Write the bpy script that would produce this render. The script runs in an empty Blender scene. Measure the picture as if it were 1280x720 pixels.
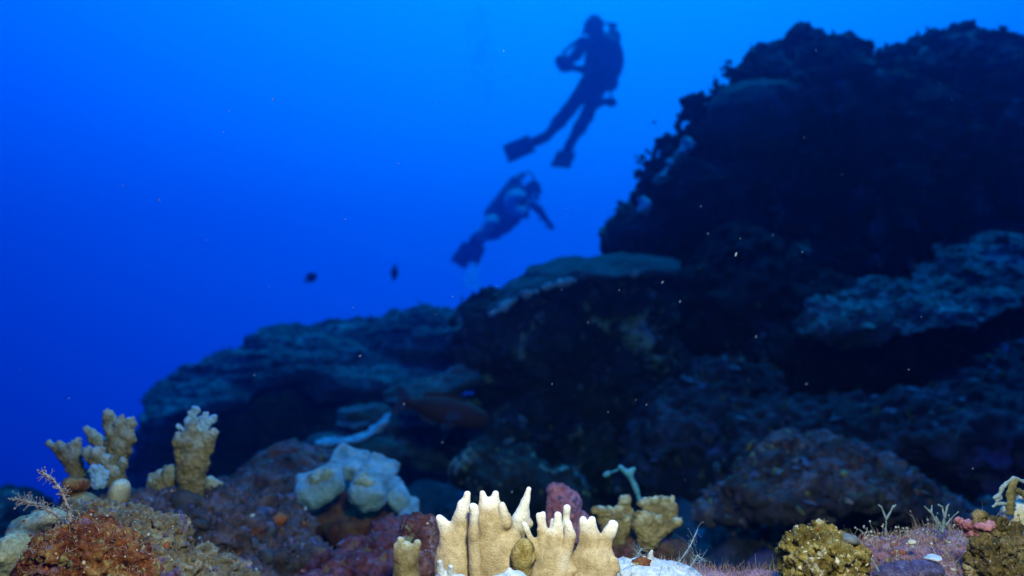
import bpy, math, random
import numpy as np
from mathutils import Vector, Matrix
random.seed(7)
SC = bpy.context.scene
COL = SC.collection
R = math.radians

# ------------------------------------------------------------------ camera
PITCH = R(8.0)
FPX = 640 / math.tan(R(32))
cam_data = bpy.data.cameras.new('camera')
cam = bpy.data.objects.new('camera', cam_data)
COL.objects.link(cam)
cam.location = (0, 0, 0)
cam.rotation_euler = (R(90) + PITCH, 0, 0)
cam_data.sensor_width = 36
cam_data.lens = 18 / math.tan(R(32))
cam_data.clip_start = 0.02
cam_data.clip_end = 500
cam_data.dof.use_dof = True
cam_data.dof.focus_distance = 0.52
cam_data.dof.aperture_fstop = 6.8
SC.camera = cam

# ------------------------------------------------------------------ water light (world)
W = bpy.data.worlds.new('World')
SC.world = W
W.use_nodes = True
nt = W.node_tree
bg = nt.nodes['Background']
tc = nt.nodes.new('ShaderNodeTexCoord')
dt = nt.nodes.new('ShaderNodeVectorMath'); dt.operation = 'DOT_PRODUCT'
dt.inputs[1].default_value = (0.09, 0.55, 0.83)
rp = nt.nodes.new('ShaderNodeValToRGB')
mp = nt.nodes.new('ShaderNodeMapRange')
mp.inputs['From Min'].default_value = -1; mp.inputs['From Max'].default_value = 1
nt.links.new(tc.outputs['Generated'], dt.inputs[0])
nt.links.new(dt.outputs['Value'], mp.inputs['Value'])
nt.links.new(mp.outputs['Result'], rp.inputs['Fac'])
nt.links.new(rp.outputs['Color'], bg.inputs['Color'])
WORLD_STOPS = [(-1.0, (0.001, 0.004, 0.05)), (0.0, (0.004, 0.012, 0.24)), (0.36, (0.006, 0.037, 0.73)),
               (0.50, (0.007, 0.095, 1.13)), (0.66, (0.008, 0.20, 1.42)), (0.86, (0.012, 0.46, 1.6)), (1.0, (0.018, 0.66, 1.8))]
els = rp.color_ramp.elements
for i, (t, c) in enumerate(WORLD_STOPS):
    p = (t + 1) / 2
    e = els[i] if i < 2 else els.new(p)
    e.position = p
    e.color = (*c, 1)
bg.inputs['Strength'].default_value = 1.0

# ------------------------------------------------------------------ sunlight filtered by the water
sd = bpy.data.lights.new('sun', 'SUN')
sun = bpy.data.objects.new('sun', sd)
COL.objects.link(sun)
sd.energy = 2.0
sd.angle = R(50)
sd.color = (0.06, 0.55, 1.0)
sun.rotation_euler = (R(-18), R(8), 0)

# ------------------------------------------------------------------ the photographer's strobe (lights the near corals)
st = bpy.data.lights.new('strobe', 'SPOT')
strobe = bpy.data.objects.new('strobe', st)
COL.objects.link(strobe)
st.energy = 24.5
st.color = (1.0, 0.78, 0.60)
st.spot_size = R(100)
st.spot_blend = 0.85
st.shadow_soft_size = 0.05
strobe.location = (0.08, 0.08, 0.24)
_d = Vector((0.03, 0.62, -0.14)) - Vector(strobe.location)
strobe.rotation_euler = _d.to_track_quat('-Z', 'Y').to_euler()

SC.view_settings.view_transform = 'Standard'
SC.view_settings.look = 'None'
SC.view_settings.exposure = 0
SC.view_settings.gamma = 1
SC.render.engine = 'CYCLES'
SC.cycles.use_denoising = True
SC.cycles.max_bounces = 6
SC.cycles.volume_bounces = 1
SC.cycles.sample_clamp_indirect = 4

# ------------------------------------------------------------------ pixel helpers (photo coordinates -> points in the world)
CF = np.array([0, math.cos(PITCH), math.sin(PITCH)])
CU = np.array([0, -math.sin(PITCH), math.cos(PITCH)])
CR = np.array([1.0, 0, 0])
def P(px, py, d):
    return d * (CF + (px - 640) / FPX * CR - (py - 360) / FPX * CU)
def S(d):
    return d / FPX

# ------------------------------------------------------------------ noise
_rs = np.random.RandomState(11)
_perm = np.concatenate([_rs.permutation(256)] * 3)
_g = _rs.normal(size=(256, 3)); _g /= np.linalg.norm(_g, axis=1)[:, None]
def perlin(p):
    i = np.floor(p).astype(np.int64); f = p - i; i &= 255
    u = f * f * f * (f * (f * 6 - 15) + 10)
    out = 0
    for dx in (0, 1):
        a = _perm[(i[:, 0] + dx) & 255]
        wx = u[:, 0] if dx else 1 - u[:, 0]
        for dy in (0, 1):
            b = _perm[a + ((i[:, 1] + dy) & 255)]
            wy = u[:, 1] if dy else 1 - u[:, 1]
            for dz in (0, 1):
                g = _g[_perm[b + ((i[:, 2] + dz) & 255)] & 255]
                wz = u[:, 2] if dz else 1 - u[:, 2]
                out = out + wx * wy * wz * (g[:, 0] * (f[:, 0] - dx) + g[:, 1] * (f[:, 1] - dy) + g[:, 2] * (f[:, 2] - dz))
    return out * 1.5
def worley(p):
    i = np.floor(p).astype(np.int64)
    best = np.full(len(p), 9.0)
    for dx in (-1, 0, 1):
        for dy in (-1, 0, 1):
            for dz in (-1, 0, 1):
                c = i + (dx, dy, dz); m = c & 255
                h = _perm[_perm[_perm[m[:, 0]] + m[:, 1]] + m[:, 2]]
                q = c + 0.5 + 0.45 * _g[h]
                best = np.minimum(best, ((p - q) ** 2).sum(1))
    return np.sqrt(best)

# ------------------------------------------------------------------ implicit solids -> meshes
def rot_m(roll, tilt, yaw=0):
    return np.array((Matrix.Rotation(R(yaw), 3, 'Z') @ Matrix.Rotation(R(-roll), 3, 'Y') @ Matrix.Rotation(R(tilt), 3, 'X')))
def E(px, py, d, rx, ry, rz, roll=0, tilt=0, yaw=0):
    """ellipsoid; rx, ry in photo pixels, rz in metres; roll turns it in the picture (positive = clockwise), tilt leans its top to the viewer"""
    s = S(d)
    return ('e', P(px, py, d), np.array([rx * s, rz, ry * s]), rot_m(-roll, tilt, yaw))
def K(a, b, ra, rb):
    """tapered capsule between two (px, py, d) points, radii in pixels"""
    return ('c', P(*a), P(*b), ra * S(a[2]), rb * S(b[2]))
def B(px, py, d, rx, ry, rz, roll=0, tilt=0, rad=.5):
    """rounded block, arguments as for E; rad = rounding as a share of the smallest half size"""
    s = S(d); r = np.array([rx * s, rz, ry * s])
    return ('b', P(px, py, d), r, rot_m(-roll, tilt), rad * r.min())
def Em(c, r, rot=None):
    return ('e', np.array(c, float), np.array(r, float), np.eye(3) if rot is None else rot)
def Km(a, b, ra, rb):
    return ('c', np.array(a, float), np.array(b, float), ra, rb)
def sdf_of(pr, X):
    if pr[0] == 'e':
        q = (X - pr[1]) @ pr[3]
        r = pr[2]
        k0 = np.sqrt(((q / r) ** 2).sum(1)); k1 = np.sqrt(((q / (r * r)) ** 2).sum(1)) + 1e-9
        return k0 * (k0 - 1) / k1
    if pr[0] == 'b':
        q = np.abs((X - pr[1]) @ pr[3]) - (pr[2] - pr[4])
        return np.sqrt((np.maximum(q, 0) ** 2).sum(1)) + np.minimum(q.max(1), 0) - pr[4]
    a, b, ra, rb = pr[1:]
    ba = b - a
    t = np.clip(((X - a) @ ba) / max(ba @ ba, 1e-12), 0, 1)
    return np.linalg.norm(X - a - t[:, None] * ba, axis=1) - (ra + (rb - ra) * t)
def bounds(prims):
    lo, hi = [], []
    for pr in prims:
        if pr[0] in 'eb':
            ext = np.sqrt(((pr[3] * pr[2]) ** 2).sum(1)); lo.append(pr[1] - ext); hi.append(pr[1] + ext)
        else:
            for p, r in ((pr[1], pr[3]), (pr[2], pr[4])):
                lo.append(p - r); hi.append(p + r)
    return np.min(lo, 0), np.max(hi, 0)
_CO = np.array([(x, y, z) for x in (0, 1) for y in (0, 1) for z in (0, 1)])
_ED = [(a, b) for a in range(8) for b in range(a + 1, 8) if np.abs(_CO[a] - _CO[b]).sum() == 1]
def surface(prims, h, k=0.01, sub=(), flat=1.0, warp=(), pad=None):
    """smooth union of PRIMS minus SUB as a quad mesh with cells of size h"""
    lo, hi = bounds(prims)
    wa = sum(a for a, f in warp)
    m = (pad or 0) + 2.5 * h + k * 0.5 + wa
    mid = (lo + hi) / 2
    if flat != 1:
        lo = lo.copy(); hi = hi.copy()
        half = (hi[1] - lo[1]) / 2 / flat; lo[1] = mid[1] - half; hi[1] = mid[1] + half
    lo = lo - m; hi = hi + m
    n = np.maximum(np.ceil((hi - lo) / h).astype(int) + 1, 3)
    ax = [lo[i] + h * np.arange(n[i]) for i in range(3)]
    X = np.stack(np.meshgrid(*ax, indexing='ij'), -1).reshape(-1, 3)
    if flat != 1:
        X = X.copy(); X[:, 1] = mid[1] + (X[:, 1] - mid[1]) * flat
    if warp:
        X = X.reshape(*n, 3).copy()
        for a, f in warp:
            st = max(1, int(0.34 / f / h))
            nc = (n - 1) // st + 2
            axc = [lo[i] + h * st * np.arange(nc[i]) for i in range(3)]
            B = np.stack(np.meshgrid(*axc, indexing='ij'), -1).reshape(-1, 3) * f
            for c in range(3):
                D = perlin(B + 13.7 * c + 3.1).reshape(nc)
                for i in range(3):                      # linear upsampling, one axis at a time
                    q = np.arange(n[i]) / st; j = q.astype(int); w = (q - j).reshape([-1 if m == i else 1 for m in range(3)])
                    D = np.take(D, j, i) * (1 - w) + np.take(D, j + 1, i) * w
                X[..., c] += a * D
        X = X.reshape(-1, 3)
    F = None
    for pr in prims:
        d = sdf_of(pr, X)
        if F is None: F = d
        elif k > 0:
            hh = np.clip(0.5 + 0.5 * (d - F) / k, 0, 1)
            F = d * (1 - hh) + F * hh - k * hh * (1 - hh)
        else: F = np.minimum(F, d)
    for pr in sub:
        d = -sdf_of(pr, X)
        kk = max(k, 1e-6)
        hh = np.clip(0.5 - 0.5 * (d - F) / kk, 0, 1)
        F = F * hh + d * (1 - hh) + kk * hh * (1 - hh)
    F = F.reshape(n)
    ins = F < 0
    cnt = sum(ins[x:n[0] - 1 + x, y:n[1] - 1 + y, z:n[2] - 1 + z].astype(np.int8) for x, y, z in _CO)
    act = np.argwhere((cnt > 0) & (cnt < 8))
    vid = np.full(cnt.shape, -1, np.int64)
    vid[act[:, 0], act[:, 1], act[:, 2]] = np.arange(len(act))
    fv = np.stack([F[act[:, 0] + c[0], act[:, 1] + c[1], act[:, 2] + c[2]] for c in _CO], 1)
    acc = np.zeros((len(act), 3)); num = np.zeros(len(act))
    for a, b in _ED:
        f0, f1 = fv[:, a], fv[:, b]
        cr = (f0 < 0) != (f1 < 0)
        t = np.where(cr, f0 / np.where(cr, f0 - f1, 1), 0)
        acc += np.where(cr[:, None], _CO[a] + t[:, None] * (_CO[b] - _CO[a]), 0); num += cr
    V = lo + h * (act + acc / num[:, None])
    faces = []
    for axis in range(3):
        o1, o2 = [(1, 2), (2, 0), (0, 1)][axis]
        s0 = [slice(None)] * 3; s1 = [slice(None)] * 3
        s0[axis] = slice(0, -1); s1[axis] = slice(1, None)
        A, B = ins[tuple(s0)], ins[tuple(s1)]
        e = np.argwhere(A != B)
        ok = (e[:, o1] > 0) & (e[:, o2] > 0) & (e[:, o1] < n[o1] - 1) & (e[:, o2] < n[o2] - 1)
        e = e[ok]
        def cell(d1, d2):
            c = e.copy(); c[:, o1] -= d1; c[:, o2] -= d2
            return vid[c[:, 0], c[:, 1], c[:, 2]]
        q = np.stack([cell(1, 1), cell(0, 1), cell(0, 0), cell(1, 0)], 1)
        fl = ~A[tuple(e.T)]
        q[fl] = q[fl][:, ::-1]
        faces.append(q)
    Q = np.concatenate(faces)
    return V, Q
def vnormals(V, Q):
    a = V[Q[:, 2]] - V[Q[:, 0]]; b = V[Q[:, 3]] - V[Q[:, 1]]
    n = np.cross(a, b)
    N = np.zeros_like(V)
    for i in range(4): np.add.at(N, Q[:, i], n)
    return N / (np.linalg.norm(N, axis=1)[:, None] + 1e-12)
def smooth(V, Q, it=1):
    for _ in range(it):
        A = np.zeros_like(V); c = np.zeros(len(V))
        for i in range(4):
            np.add.at(A, Q[:, i], V[Q[:, (i + 1) % 4]]); np.add.at(c, Q[:, i], 1)
        V = 0.5 * V + 0.5 * A / np.maximum(c, 1)[:, None]
    return V
def rough(V, Q, px, octaves, seed=0.0):
    """craggy relief along the normal: octaves of (wavelength px, amplitude px, mode)"""
    for wl, amp, mode in octaves:
        N = vnormals(V, Q)
        p = V / (wl * px) + seed
        if mode == 'n': d = perlin(p)
        elif mode == 'r': d = 0.6 - 2 * np.abs(perlin(p))          # ridged
        elif mode == 'w': d = 0.55 - worley(p)                      # knobs
        elif mode == 's': d = perlin(p * np.array([0.25, 0.25, 1.9]))  # layered
        V = V + N * (amp * px * d)[:, None]
    return V

# ------------------------------------------------------------------ objects
def mesh_obj(name, V, faces, mat, parent=None, origin=None, shade=True, attrs=None, mats=None, fmat=None):
    V = np.asarray(V, float)
    if parent is not None:
        o0 = np.array(parent['_o'])
        if parent.parent is not None: o0 = np.array(parent['_o'])
    else:
        o0 = np.array(origin if origin is not None else [(V[:, 0].min() + V[:, 0].max()) / 2, (V[:, 1].min() + V[:, 1].max()) / 2, V[:, 2].min()])
    me = bpy.data.meshes.new(name)
    L = V - o0
    if isinstance(faces, np.ndarray):
        k = faces.shape[1]
        me.vertices.add(len(L)); me.vertices.foreach_set('co', L.astype(np.float32).ravel())
        me.loops.add(faces.size); me.loops.foreach_set('vertex_index', faces.astype(np.int32).ravel())
        me.polygons.add(len(faces))
        me.polygons.foreach_set('loop_start', (np.arange(len(faces)) * k).astype(np.int32))
        me.update(calc_edges=True); me.validate()
    else:
        me.from_pydata([tuple(v) for v in L], [], faces)
    if shade: me.polygons.foreach_set('use_smooth', np.ones(len(me.polygons), bool))
    for an, av in (attrs or {}).items():
        a = me.attributes.new(an, 'FLOAT', 'POINT'); a.data.foreach_set('value', np.asarray(av, np.float32))
    if mats:
        for m in mats: me.materials.append(m)
        me.polygons.foreach_set('material_index', np.asarray(fmat, np.int32))
    else: me.materials.append(mat)
    me.update()
    o = bpy.data.objects.new(name, me)
    COL.objects.link(o)
    o['_o'] = [float(x) for x in o0]
    if parent is not None: o.parent = parent
    else: o.location = o0
    return o
def empty(name, loc, label, cat, group=None):
    o = bpy.data.objects.new(name, None); COL.objects.link(o)
    o.location = loc; o['_o'] = [float(x) for x in loc]; o.empty_display_size = 0.05
    return tag(o, label, cat, group)
def tag(o, label=None, cat=None, group=None, kind=None):
    for k, v in (('label', label), ('category', cat), ('group', group), ('kind', kind)):
        if v: o[k] = v
    return o

# ------------------------------------------------------------------ materials
class NT:
    def __init__(self, name):
        self.m = bpy.data.materials.new(name); self.m.use_nodes = True
        self.t = self.m.node_tree; self.b = self.t.nodes['Principled BSDF']
        self.tc = self.t.nodes.new('ShaderNodeTexCoord')
    def n(self, typ, **kw):
        x = self.t.nodes.new(typ)
        for k, v in kw.items(): setattr(x, k, v)
        return x
    def l(self, a, b): self.t.links.new(a, b)
    def noise(self, scale, detail=6, rough=0.6, off=0.0, dist=0.0):
        m = self.n('ShaderNodeMapping'); m.inputs['Location'].default_value = (off, off * 1.7, -off)
        self.l(self.tc.outputs['Object'], m.inputs['Vector'])
        x = self.n('ShaderNodeTexNoise'); x.inputs['Scale'].default_value = scale
        x.inputs['Detail'].default_value = detail; x.inputs['Roughness'].default_value = rough; x.inputs['Distortion'].default_value = dist
        self.l(m.outputs['Vector'], x.inputs['Vector'])
        return x.outputs['Fac']
    def ramp(self, fac, stops, interp='LINEAR'):
        r = self.n('ShaderNodeValToRGB'); r.color_ramp.interpolation = interp
        e = r.color_ramp.elements
        for i, (p, c) in enumerate(stops):
            q = e[i] if i < 2 else e.new(p)
            q.position = p; q.color = (*c, 1) if len(c) == 3 else c
        self.l(fac, r.inputs['Fac'])
        return r.outputs['Color']
    def mix(self, fac, a, b, mode='MIX'):
        x = self.n('ShaderNodeMix', data_type='RGBA', blend_type=mode)
        for s, v in ((x.inputs[0], fac), (x.inputs[6], a), (x.inputs[7], b)):
            if hasattr(v, 'is_linked') or hasattr(v, 'links'): self.l(v, s)
            else: s.default_value = v if isinstance(v, (int, float)) else (*v, 1)
        return x.outputs[2]
    def bump(self, h, strength, dist):
        x = self.n('ShaderNodeBump'); x.inputs['Strength'].default_value = strength; x.inputs['Distance'].default_value = dist
        self.l(h, x.inputs['Height']); self.l(x.outputs['Normal'], self.b.inputs['Normal'])
    def attr(self, name):
        x = self.n('ShaderNodeAttribute'); x.attribute_name = name
        return x.outputs['Fac']
def reef_mat(name, base, size, patches=(), spec=0.15, bump=0.6, seed=0.0, fine=True):
    """encrusted rock: three base tones, then patches (colour, size, threshold); SIZE = size of the main mottling in metres"""
    T = NT(name)
    f = T.noise(1 / size, 8, 0.65, seed)
    c = T.ramp(f, [(0.32, base[0]), (0.5, base[1]), (0.66, base[2])])
    for i, (col, sz, th) in enumerate(patches):
        g = T.noise(1 / sz, 7, 0.68, seed + 3.3 * (i + 1), 0.4)
        mk = T.ramp(g, [(th - 0.015, (0, 0, 0)), (th + 0.045, (1, 1, 1))])
        c = T.mix(mk, c, col)
    if fine:
        g = T.noise(7 / size, 6, 0.75, seed + 21)
        c = T.mix(0.75, c, T.ramp(g, [(0.3, (0.25, 0.25, 0.25)), (0.5, (0.85, 0.85, 0.85)), (0.7, (1.7, 1.6, 1.5))]), 'MULTIPLY')
    T.l(c, T.b.inputs['Base Color'])
    T.b.inputs['Roughness'].default_value = 0.85
    T.b.inputs['Specular IOR Level'].default_value = spec
    T.bump(T.noise(5 / size, 8, 0.75, seed + 5), bump, size * 0.18)
    return T.m
def plain_mat(name, col, col2=None, size=0.01, rough=0.7, bump=0.3, spec=0.2, trans=0.0):
    T = NT(name)
    f = T.noise(1 / size, 6, 0.65)
    T.l(T.ramp(f, [(0.35, col), (0.65, col2 or tuple(min(1, x * 1.35) for x in col))]), T.b.inputs['Base Color'])
    T.b.inputs['Roughness'].default_value = rough
    T.b.inputs['Specular IOR Level'].default_value = spec
    if trans: T.b.inputs['Transmission Weight'].default_value = trans
    if bump: T.bump(T.noise(4 / size, 5, 0.6), bump, size * 0.3)
    return T.m
def tip_mat(name, col, col2, tip, size=0.004, spec=0.25, bump=0.35, pore=900):
    """coral skin: COL mottled with COL2, growing tips TIP (attribute 'tip')"""
    T = NT(name)
    f = T.noise(1 / size, 7, 0.65)
    c = T.ramp(f, [(0.35, col), (0.62, col2)])
    g = T.noise(0.3 / size, 5, 0.6, 2.0)
    c = T.mix(T.ramp(g, [(0.42, (0, 0, 0)), (0.66, (0.75, 0.75, 0.75))]), c, (col[0] * .62, col[1] * .60, col[2] * .52))
    c = T.mix(T.ramp(T.noise(5 / size, 5, 0.7, 9), [(0.58, (0, 0, 0)), (0.72, (0.35, 0.35, 0.35))]), c, (col[0] * .5, col[1] * .45, col[2] * .4))
    c = T.mix(T.attr('tip'), c, tip)
    pv_ = T.n('ShaderNodeTexVoronoi'); pv_.inputs['Scale'].default_value = pore * .62; T.l(T.tc.outputs['Object'], pv_.inputs['Vector'])
    c = T.mix(0.8, c, T.ramp(pv_.outputs['Distance'], [(0.12, (0.62, 0.56, 0.48)), (0.36, (1, 1, 1))]), 'MULTIPLY')
    T.l(c, T.b.inputs['Base Color'])
    T.b.inputs['Roughness'].default_value = 0.6
    T.b.inputs['Specular IOR Level'].default_value = spec
    T.b.inputs['Subsurface Weight'].default_value = 0.0
    v = T.n('ShaderNodeTexVoronoi'); v.inputs['Scale'].default_value = pore
    T.l(T.tc.outputs['Object'], v.inputs['Vector'])
    mx = T.n('ShaderNodeMath', operation='MULTIPLY_ADD'); mx.inputs[1].default_value = 0.35
    T.l(v.outputs['Distance'], mx.inputs[0]); T.l(T.noise(0.9 / size, 6, 0.7, 7), mx.inputs[2])
    T.bump(mx.outputs[0], bump, size * 0.5)
    return T.m

# ------------------------------------------------------------------ scattered small growth
_ico = None
def ico():
    global _ico
    if _ico is None:
        import bmesh
        bm = bmesh.new(); bmesh.ops.create_icosphere(bm, subdivisions=2, radius=1)
        _ico = (np.array([v.co[:] for v in bm.verts]), np.array([[v.index for v in f.verts] for f in bm.faces])); bm.free()
    return _ico
_ico1 = None
def ico_small():
    global _ico1
    if _ico1 is None:
        import bmesh
        bm = bmesh.new(); bmesh.ops.create_icosphere(bm, subdivisions=1, radius=1)
        _ico1 = (np.array([v.co[:] for v in bm.verts]), np.array([[v.index for v in f.verts] for f in bm.faces])); bm.free()
    return _ico1
def pick(V, N, n, rs, front=True, up=-0.3, lim=None):
    """points on a surface; only where it can grow"""
    ok = N[:, 2] > up
    if front: ok &= (N[:, 1] < 0.55)
    if lim is not None: ok &= lim(V)
    idx = np.flatnonzero(ok)
    return rs.choice(idx, min(n, len(idx)), replace=False) if len(idx) else idx
def lumps(V, N, idx, r0, r1, rs, wob=0.75, flatten=0.5):
    iv, fi = ico() if len(idx) < 150 else ico_small()
    VV, FF, b = [], [], 0
    for i in idx:
        r = r0 * (r1 / r0) ** rs.rand() ** 1.6 if r1 > r0 else r0
        s = r * (0.55 + 1.0 * rs.rand(3)); s[2] *= flatten
        v = iv * (1 + wob * perlin(iv * 1.5 + rs.rand() * 90) + 0.4 * wob * perlin(iv * 3.7 + rs.rand() * 90))[:, None] * s
        q = Vector(N[i]).to_track_quat('Z', 'Y').to_matrix() @ Matrix.Rotation(rs.rand() * 6.28, 3, 'Z')
        VV.append(v @ np.array(q).T + V[i] + N[i] * r * 0.05); FF.append(fi + b); b += len(iv)
    return np.concatenate(VV), np.concatenate(FF)
def filaments(pts, dirs, length, rad, rs, seg=4, curl=0.5, branch=0.0, bead=0.0):
    VV, FF, b = [], [], 0
    iv, fi = ico()
    def strand(p, d, L, r):
        nonlocal b
        side = np.cross(d, rs.normal(size=3)); side /= np.linalg.norm(side) + 1e-9
        ring = []
        bend = rs.normal(size=3) * curl
        q = p.copy()
        for k in range(seg + 1):
            t = k / seg
            dd = d + bend * t; dd /= np.linalg.norm(dd) + 1e-9
            e1 = np.cross(dd, side); e1 /= np.linalg.norm(e1) + 1e-9
            e2 = np.cross(dd, e1)
            rr = r * (1 - 0.7 * t)
            for j in range(3):
                a = j * 2.0944
                VV.append(q + rr * (math.cos(a) * e1 + math.sin(a) * e2))
            ring.append(q.copy())
            q = q + dd * L / seg
        for k in range(seg):
            for j in range(3):
                j2 = (j + 1) % 3
                FF.append((b + k * 3 + j, b + k * 3 + j2, b + k * 3 + 3 + j2)); FF.append((b + k * 3 + j, b + k * 3 + 3 + j2, b + k * 3 + 3 + j))
        b += 3 * (seg + 1)
        if bead and rs.rand() < 0.6:
            rb = r * bead * (0.6 + 0.8 * rs.rand())
            for v in iv[:12] * rb: VV.append(ring[-1] + v)
            for f in ico0: FF.append(tuple(x + b for x in f))
            b += 12
        return ring
    import bmesh
    bm = bmesh.new(); bmesh.ops.create_icosphere(bm, subdivisions=1, radius=1)
    iv = np.array([v.co[:] for v in bm.verts]); ico0 = [[v.index for v in f.verts] for f in bm.faces]; bm.free()
    for p, d in zip(pts, dirs):
        L = length * (0.45 + 0.9 * rs.rand())
        d = d + rs.normal(size=3) * 0.35; d /= np.linalg.norm(d)
        ring = strand(np.array(p, float), d, L, rad * (0.7 + 0.6 * rs.rand()))
        if branch:
            for k in range(1, seg):
                if rs.rand() < branch:
                    d2 = d + rs.normal(size=3) * 0.8; d2 /= np.linalg.norm(d2)
                    strand(ring[k], d2, L * 0.45, rad * 0.7)
    return np.array(VV), np.array(FF)
def ribbons(pts, dirs, length, width, rs, seg=3, curl=0.7):
    """small curled blades of algae with thickness"""
    VV, FF, b = [], [], 0
    for p, d in zip(pts, dirs):
        L = length * (0.5 + 0.8 * rs.rand()); w = width * (0.6 + 0.8 * rs.rand())
        d = d + rs.normal(size=3) * 0.5; d /= np.linalg.norm(d)
        s = np.cross(d, rs.normal(size=3)); s /= np.linalg.norm(s); bend = rs.normal(size=3) * curl
        q = np.array(p, float)
        for k in range(seg + 1):
            t = k / seg
            dd = d + bend * t; dd /= np.linalg.norm(dd)
            nn = np.cross(dd, s); nn /= np.linalg.norm(nn) + 1e-9
            ww = w * (0.35 + 1.2 * t * (1.15 - t))
            for sx, sy in ((-1, 1), (1, 1), (1, -1), (-1, -1)):
                VV.append(q + s * ww * sx * 0.5 + nn * w * 0.08 * sy)
            q = q + dd * L / seg
        for k in range(seg):
            for j in range(4):
                j2 = (j + 1) % 4
                FF.append((b + k * 4 + j, b + k * 4 + j2, b + k * 4 + 4 + j2, b + k * 4 + 4 + j))
        e = b + seg * 4
        FF.append((e, e + 1, e + 2, e + 3)); FF.append((b + 3, b + 2, b + 1, b))
        b += 4 * (seg + 1)
    return np.array(VV), np.array(FF)

def rock(name, label, cat, mat, prims, d, vox, k, octaves, warp=(), sub=(), seed=0.0, grow=None, group=None, kind=None, smooth_it=0):
    """one boulder or reef head; grow = list of (name, material, count, r0 px, r1 px, kind of growth)"""
    px = S(d)
    vox = vox * (1.5 if d > .7 else 1.35)
    V, Q = surface(prims, vox * px, k * px, sub, warp=[(a * px, 1 / (w * px)) for a, w in warp])
    if smooth_it: V = smooth(V, Q, smooth_it)
    V = rough(V, Q, px, octaves, seed)
    o = mesh_obj(name, V, Q, mat)
    tag(o, label, cat, group, kind)
    N = vnormals(V, Q)
    rs = np.random.RandomState(int(seed * 10) + 5)
    for g in grow or ():
        nm, gm, n, r0, r1, ty = g[:6]
        lim = g[6] if len(g) > 6 else None
        idx = pick(V, N, n, rs, lim=lim, up=-0.5 if ty != 'tuft' else 0.0)
        if not len(idx): continue
        if ty == 'lump': gv, gf = lumps(V, N, idx, r0 * px, r1 * px, rs)
        elif ty == 'tuft': gv, gf = ribbons(V[idx], N[idx] * 0.6 + np.array([0, -0.1, 0.5]), r1 * px, r0 * px, rs)
        elif ty == 'disc':
            NN = np.array([0, -.25, 1.0]) + N[idx] * .25 + rs.normal(size=(len(idx), 3)) * .18
            gv, gf = lumps(V[idx] + N[idx] * r0 * px * .5, NN / np.linalg.norm(NN, axis=1)[:, None], range(len(idx)), r0 * px, r1 * px, rs, 0.5, 0.16)
        elif ty == 'finger':
            pts = np.repeat(V[idx], 7, 0) + rs.normal(size=(7 * len(idx), 3)) * r1 * px * .28
            gv, gf = filaments(pts, np.repeat(N[idx], 7, 0) * .5 + np.array([0, -.15, .6]), r1 * px, r0 * px, rs, seg=3, curl=.35, branch=.3)
        else: gv, gf = filaments(V[idx], N[idx] * 0.7 + np.array([0, -0.2, 0.4]), r1 * px, r0 * px, rs)
        tag(mesh_obj(nm, gv, gf, gm, parent=o), kind='stuff')
    o_V[o.name] = (V, N)
    return o
o_V = {}

# ================================================================== MATERIALS
DEEP = (0.035, 0.030, 0.028); BROWN = (0.075, 0.058, 0.045); GREY = (0.16, 0.14, 0.12)
M_tower = reef_mat('tower_rock', [(0.025, 0.022, 0.022), (0.055, 0.046, 0.042), (0.11, 0.095, 0.08)], 0.22,
                   [((0.36, 0.32, 0.24), 0.26, 0.58), ((0.13, 0.08, 0.13), 0.16, 0.60), ((0.10, 0.14, 0.04), 0.10, 0.64), ((0.30, 0.20, 0.16), 0.07, 0.68)], seed=1)
M_boulder = reef_mat('smooth_boulder', [(0.10, 0.095, 0.085), (0.13, 0.12, 0.105), (0.16, 0.15, 0.13)], 0.16,
                     [((0.06, 0.05, 0.045), 0.07, 0.62)], bump=0.25, seed=2)
M_plate = reef_mat('lit_ledge_rock', [(0.05, 0.045, 0.042), (0.17, 0.175, 0.17), (0.40, 0.44, 0.42)], 0.13,
                   [((0.62, 0.68, 0.62), 0.10, 0.62), ((0.10, 0.07, 0.10), 0.09, 0.60)], seed=3)  # raised in tone: the teal light on the shelf top is put into the colour
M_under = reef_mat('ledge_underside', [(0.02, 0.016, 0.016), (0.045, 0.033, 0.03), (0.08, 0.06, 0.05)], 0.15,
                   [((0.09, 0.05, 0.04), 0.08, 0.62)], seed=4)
M_centre = reef_mat('centre_rock', [(0.022, 0.020, 0.020), (0.045, 0.04, 0.036), (0.085, 0.08, 0.065)], 0.16,
                    [((0.42, 0.50, 0.38), 0.15, 0.57), ((0.22, 0.24, 0.09), 0.05, 0.66), ((0.08, 0.05, 0.09), 0.10, 0.62)], seed=5)
M_left = reef_mat('left_reef', [(0.07, 0.07, 0.07), (0.16, 0.165, 0.16), (0.36, 0.39, 0.38)], 0.22,
                  [((0.36, 0.40, 0.38), 0.14, 0.64), ((0.05, 0.04, 0.05), 0.15, 0.62)], seed=6)
M_purple = reef_mat('purple_crust', [(0.035, 0.025, 0.025), (0.11, 0.075, 0.085), (0.22, 0.16, 0.19)], 0.05,
                    [((0.36, 0.33, 0.31), 0.03, 0.64), ((0.16, 0.055, 0.03), 0.05, 0.59), ((0.16, 0.15, 0.06), 0.04, 0.62), ((0.22, 0.15, 0.30), 0.06, 0.62)], seed=7)
M_slope = reef_mat('reef_slope', [(0.02, 0.016, 0.02), (0.055, 0.044, 0.055), (0.13, 0.11, 0.135)], 0.12,
                   [((0.26, 0.24, 0.26), 0.08, 0.66), ((0.17, 0.11, 0.24), 0.14, 0.62), ((0.05, 0.08, 0.04), 0.05, 0.66)], seed=8)
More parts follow.
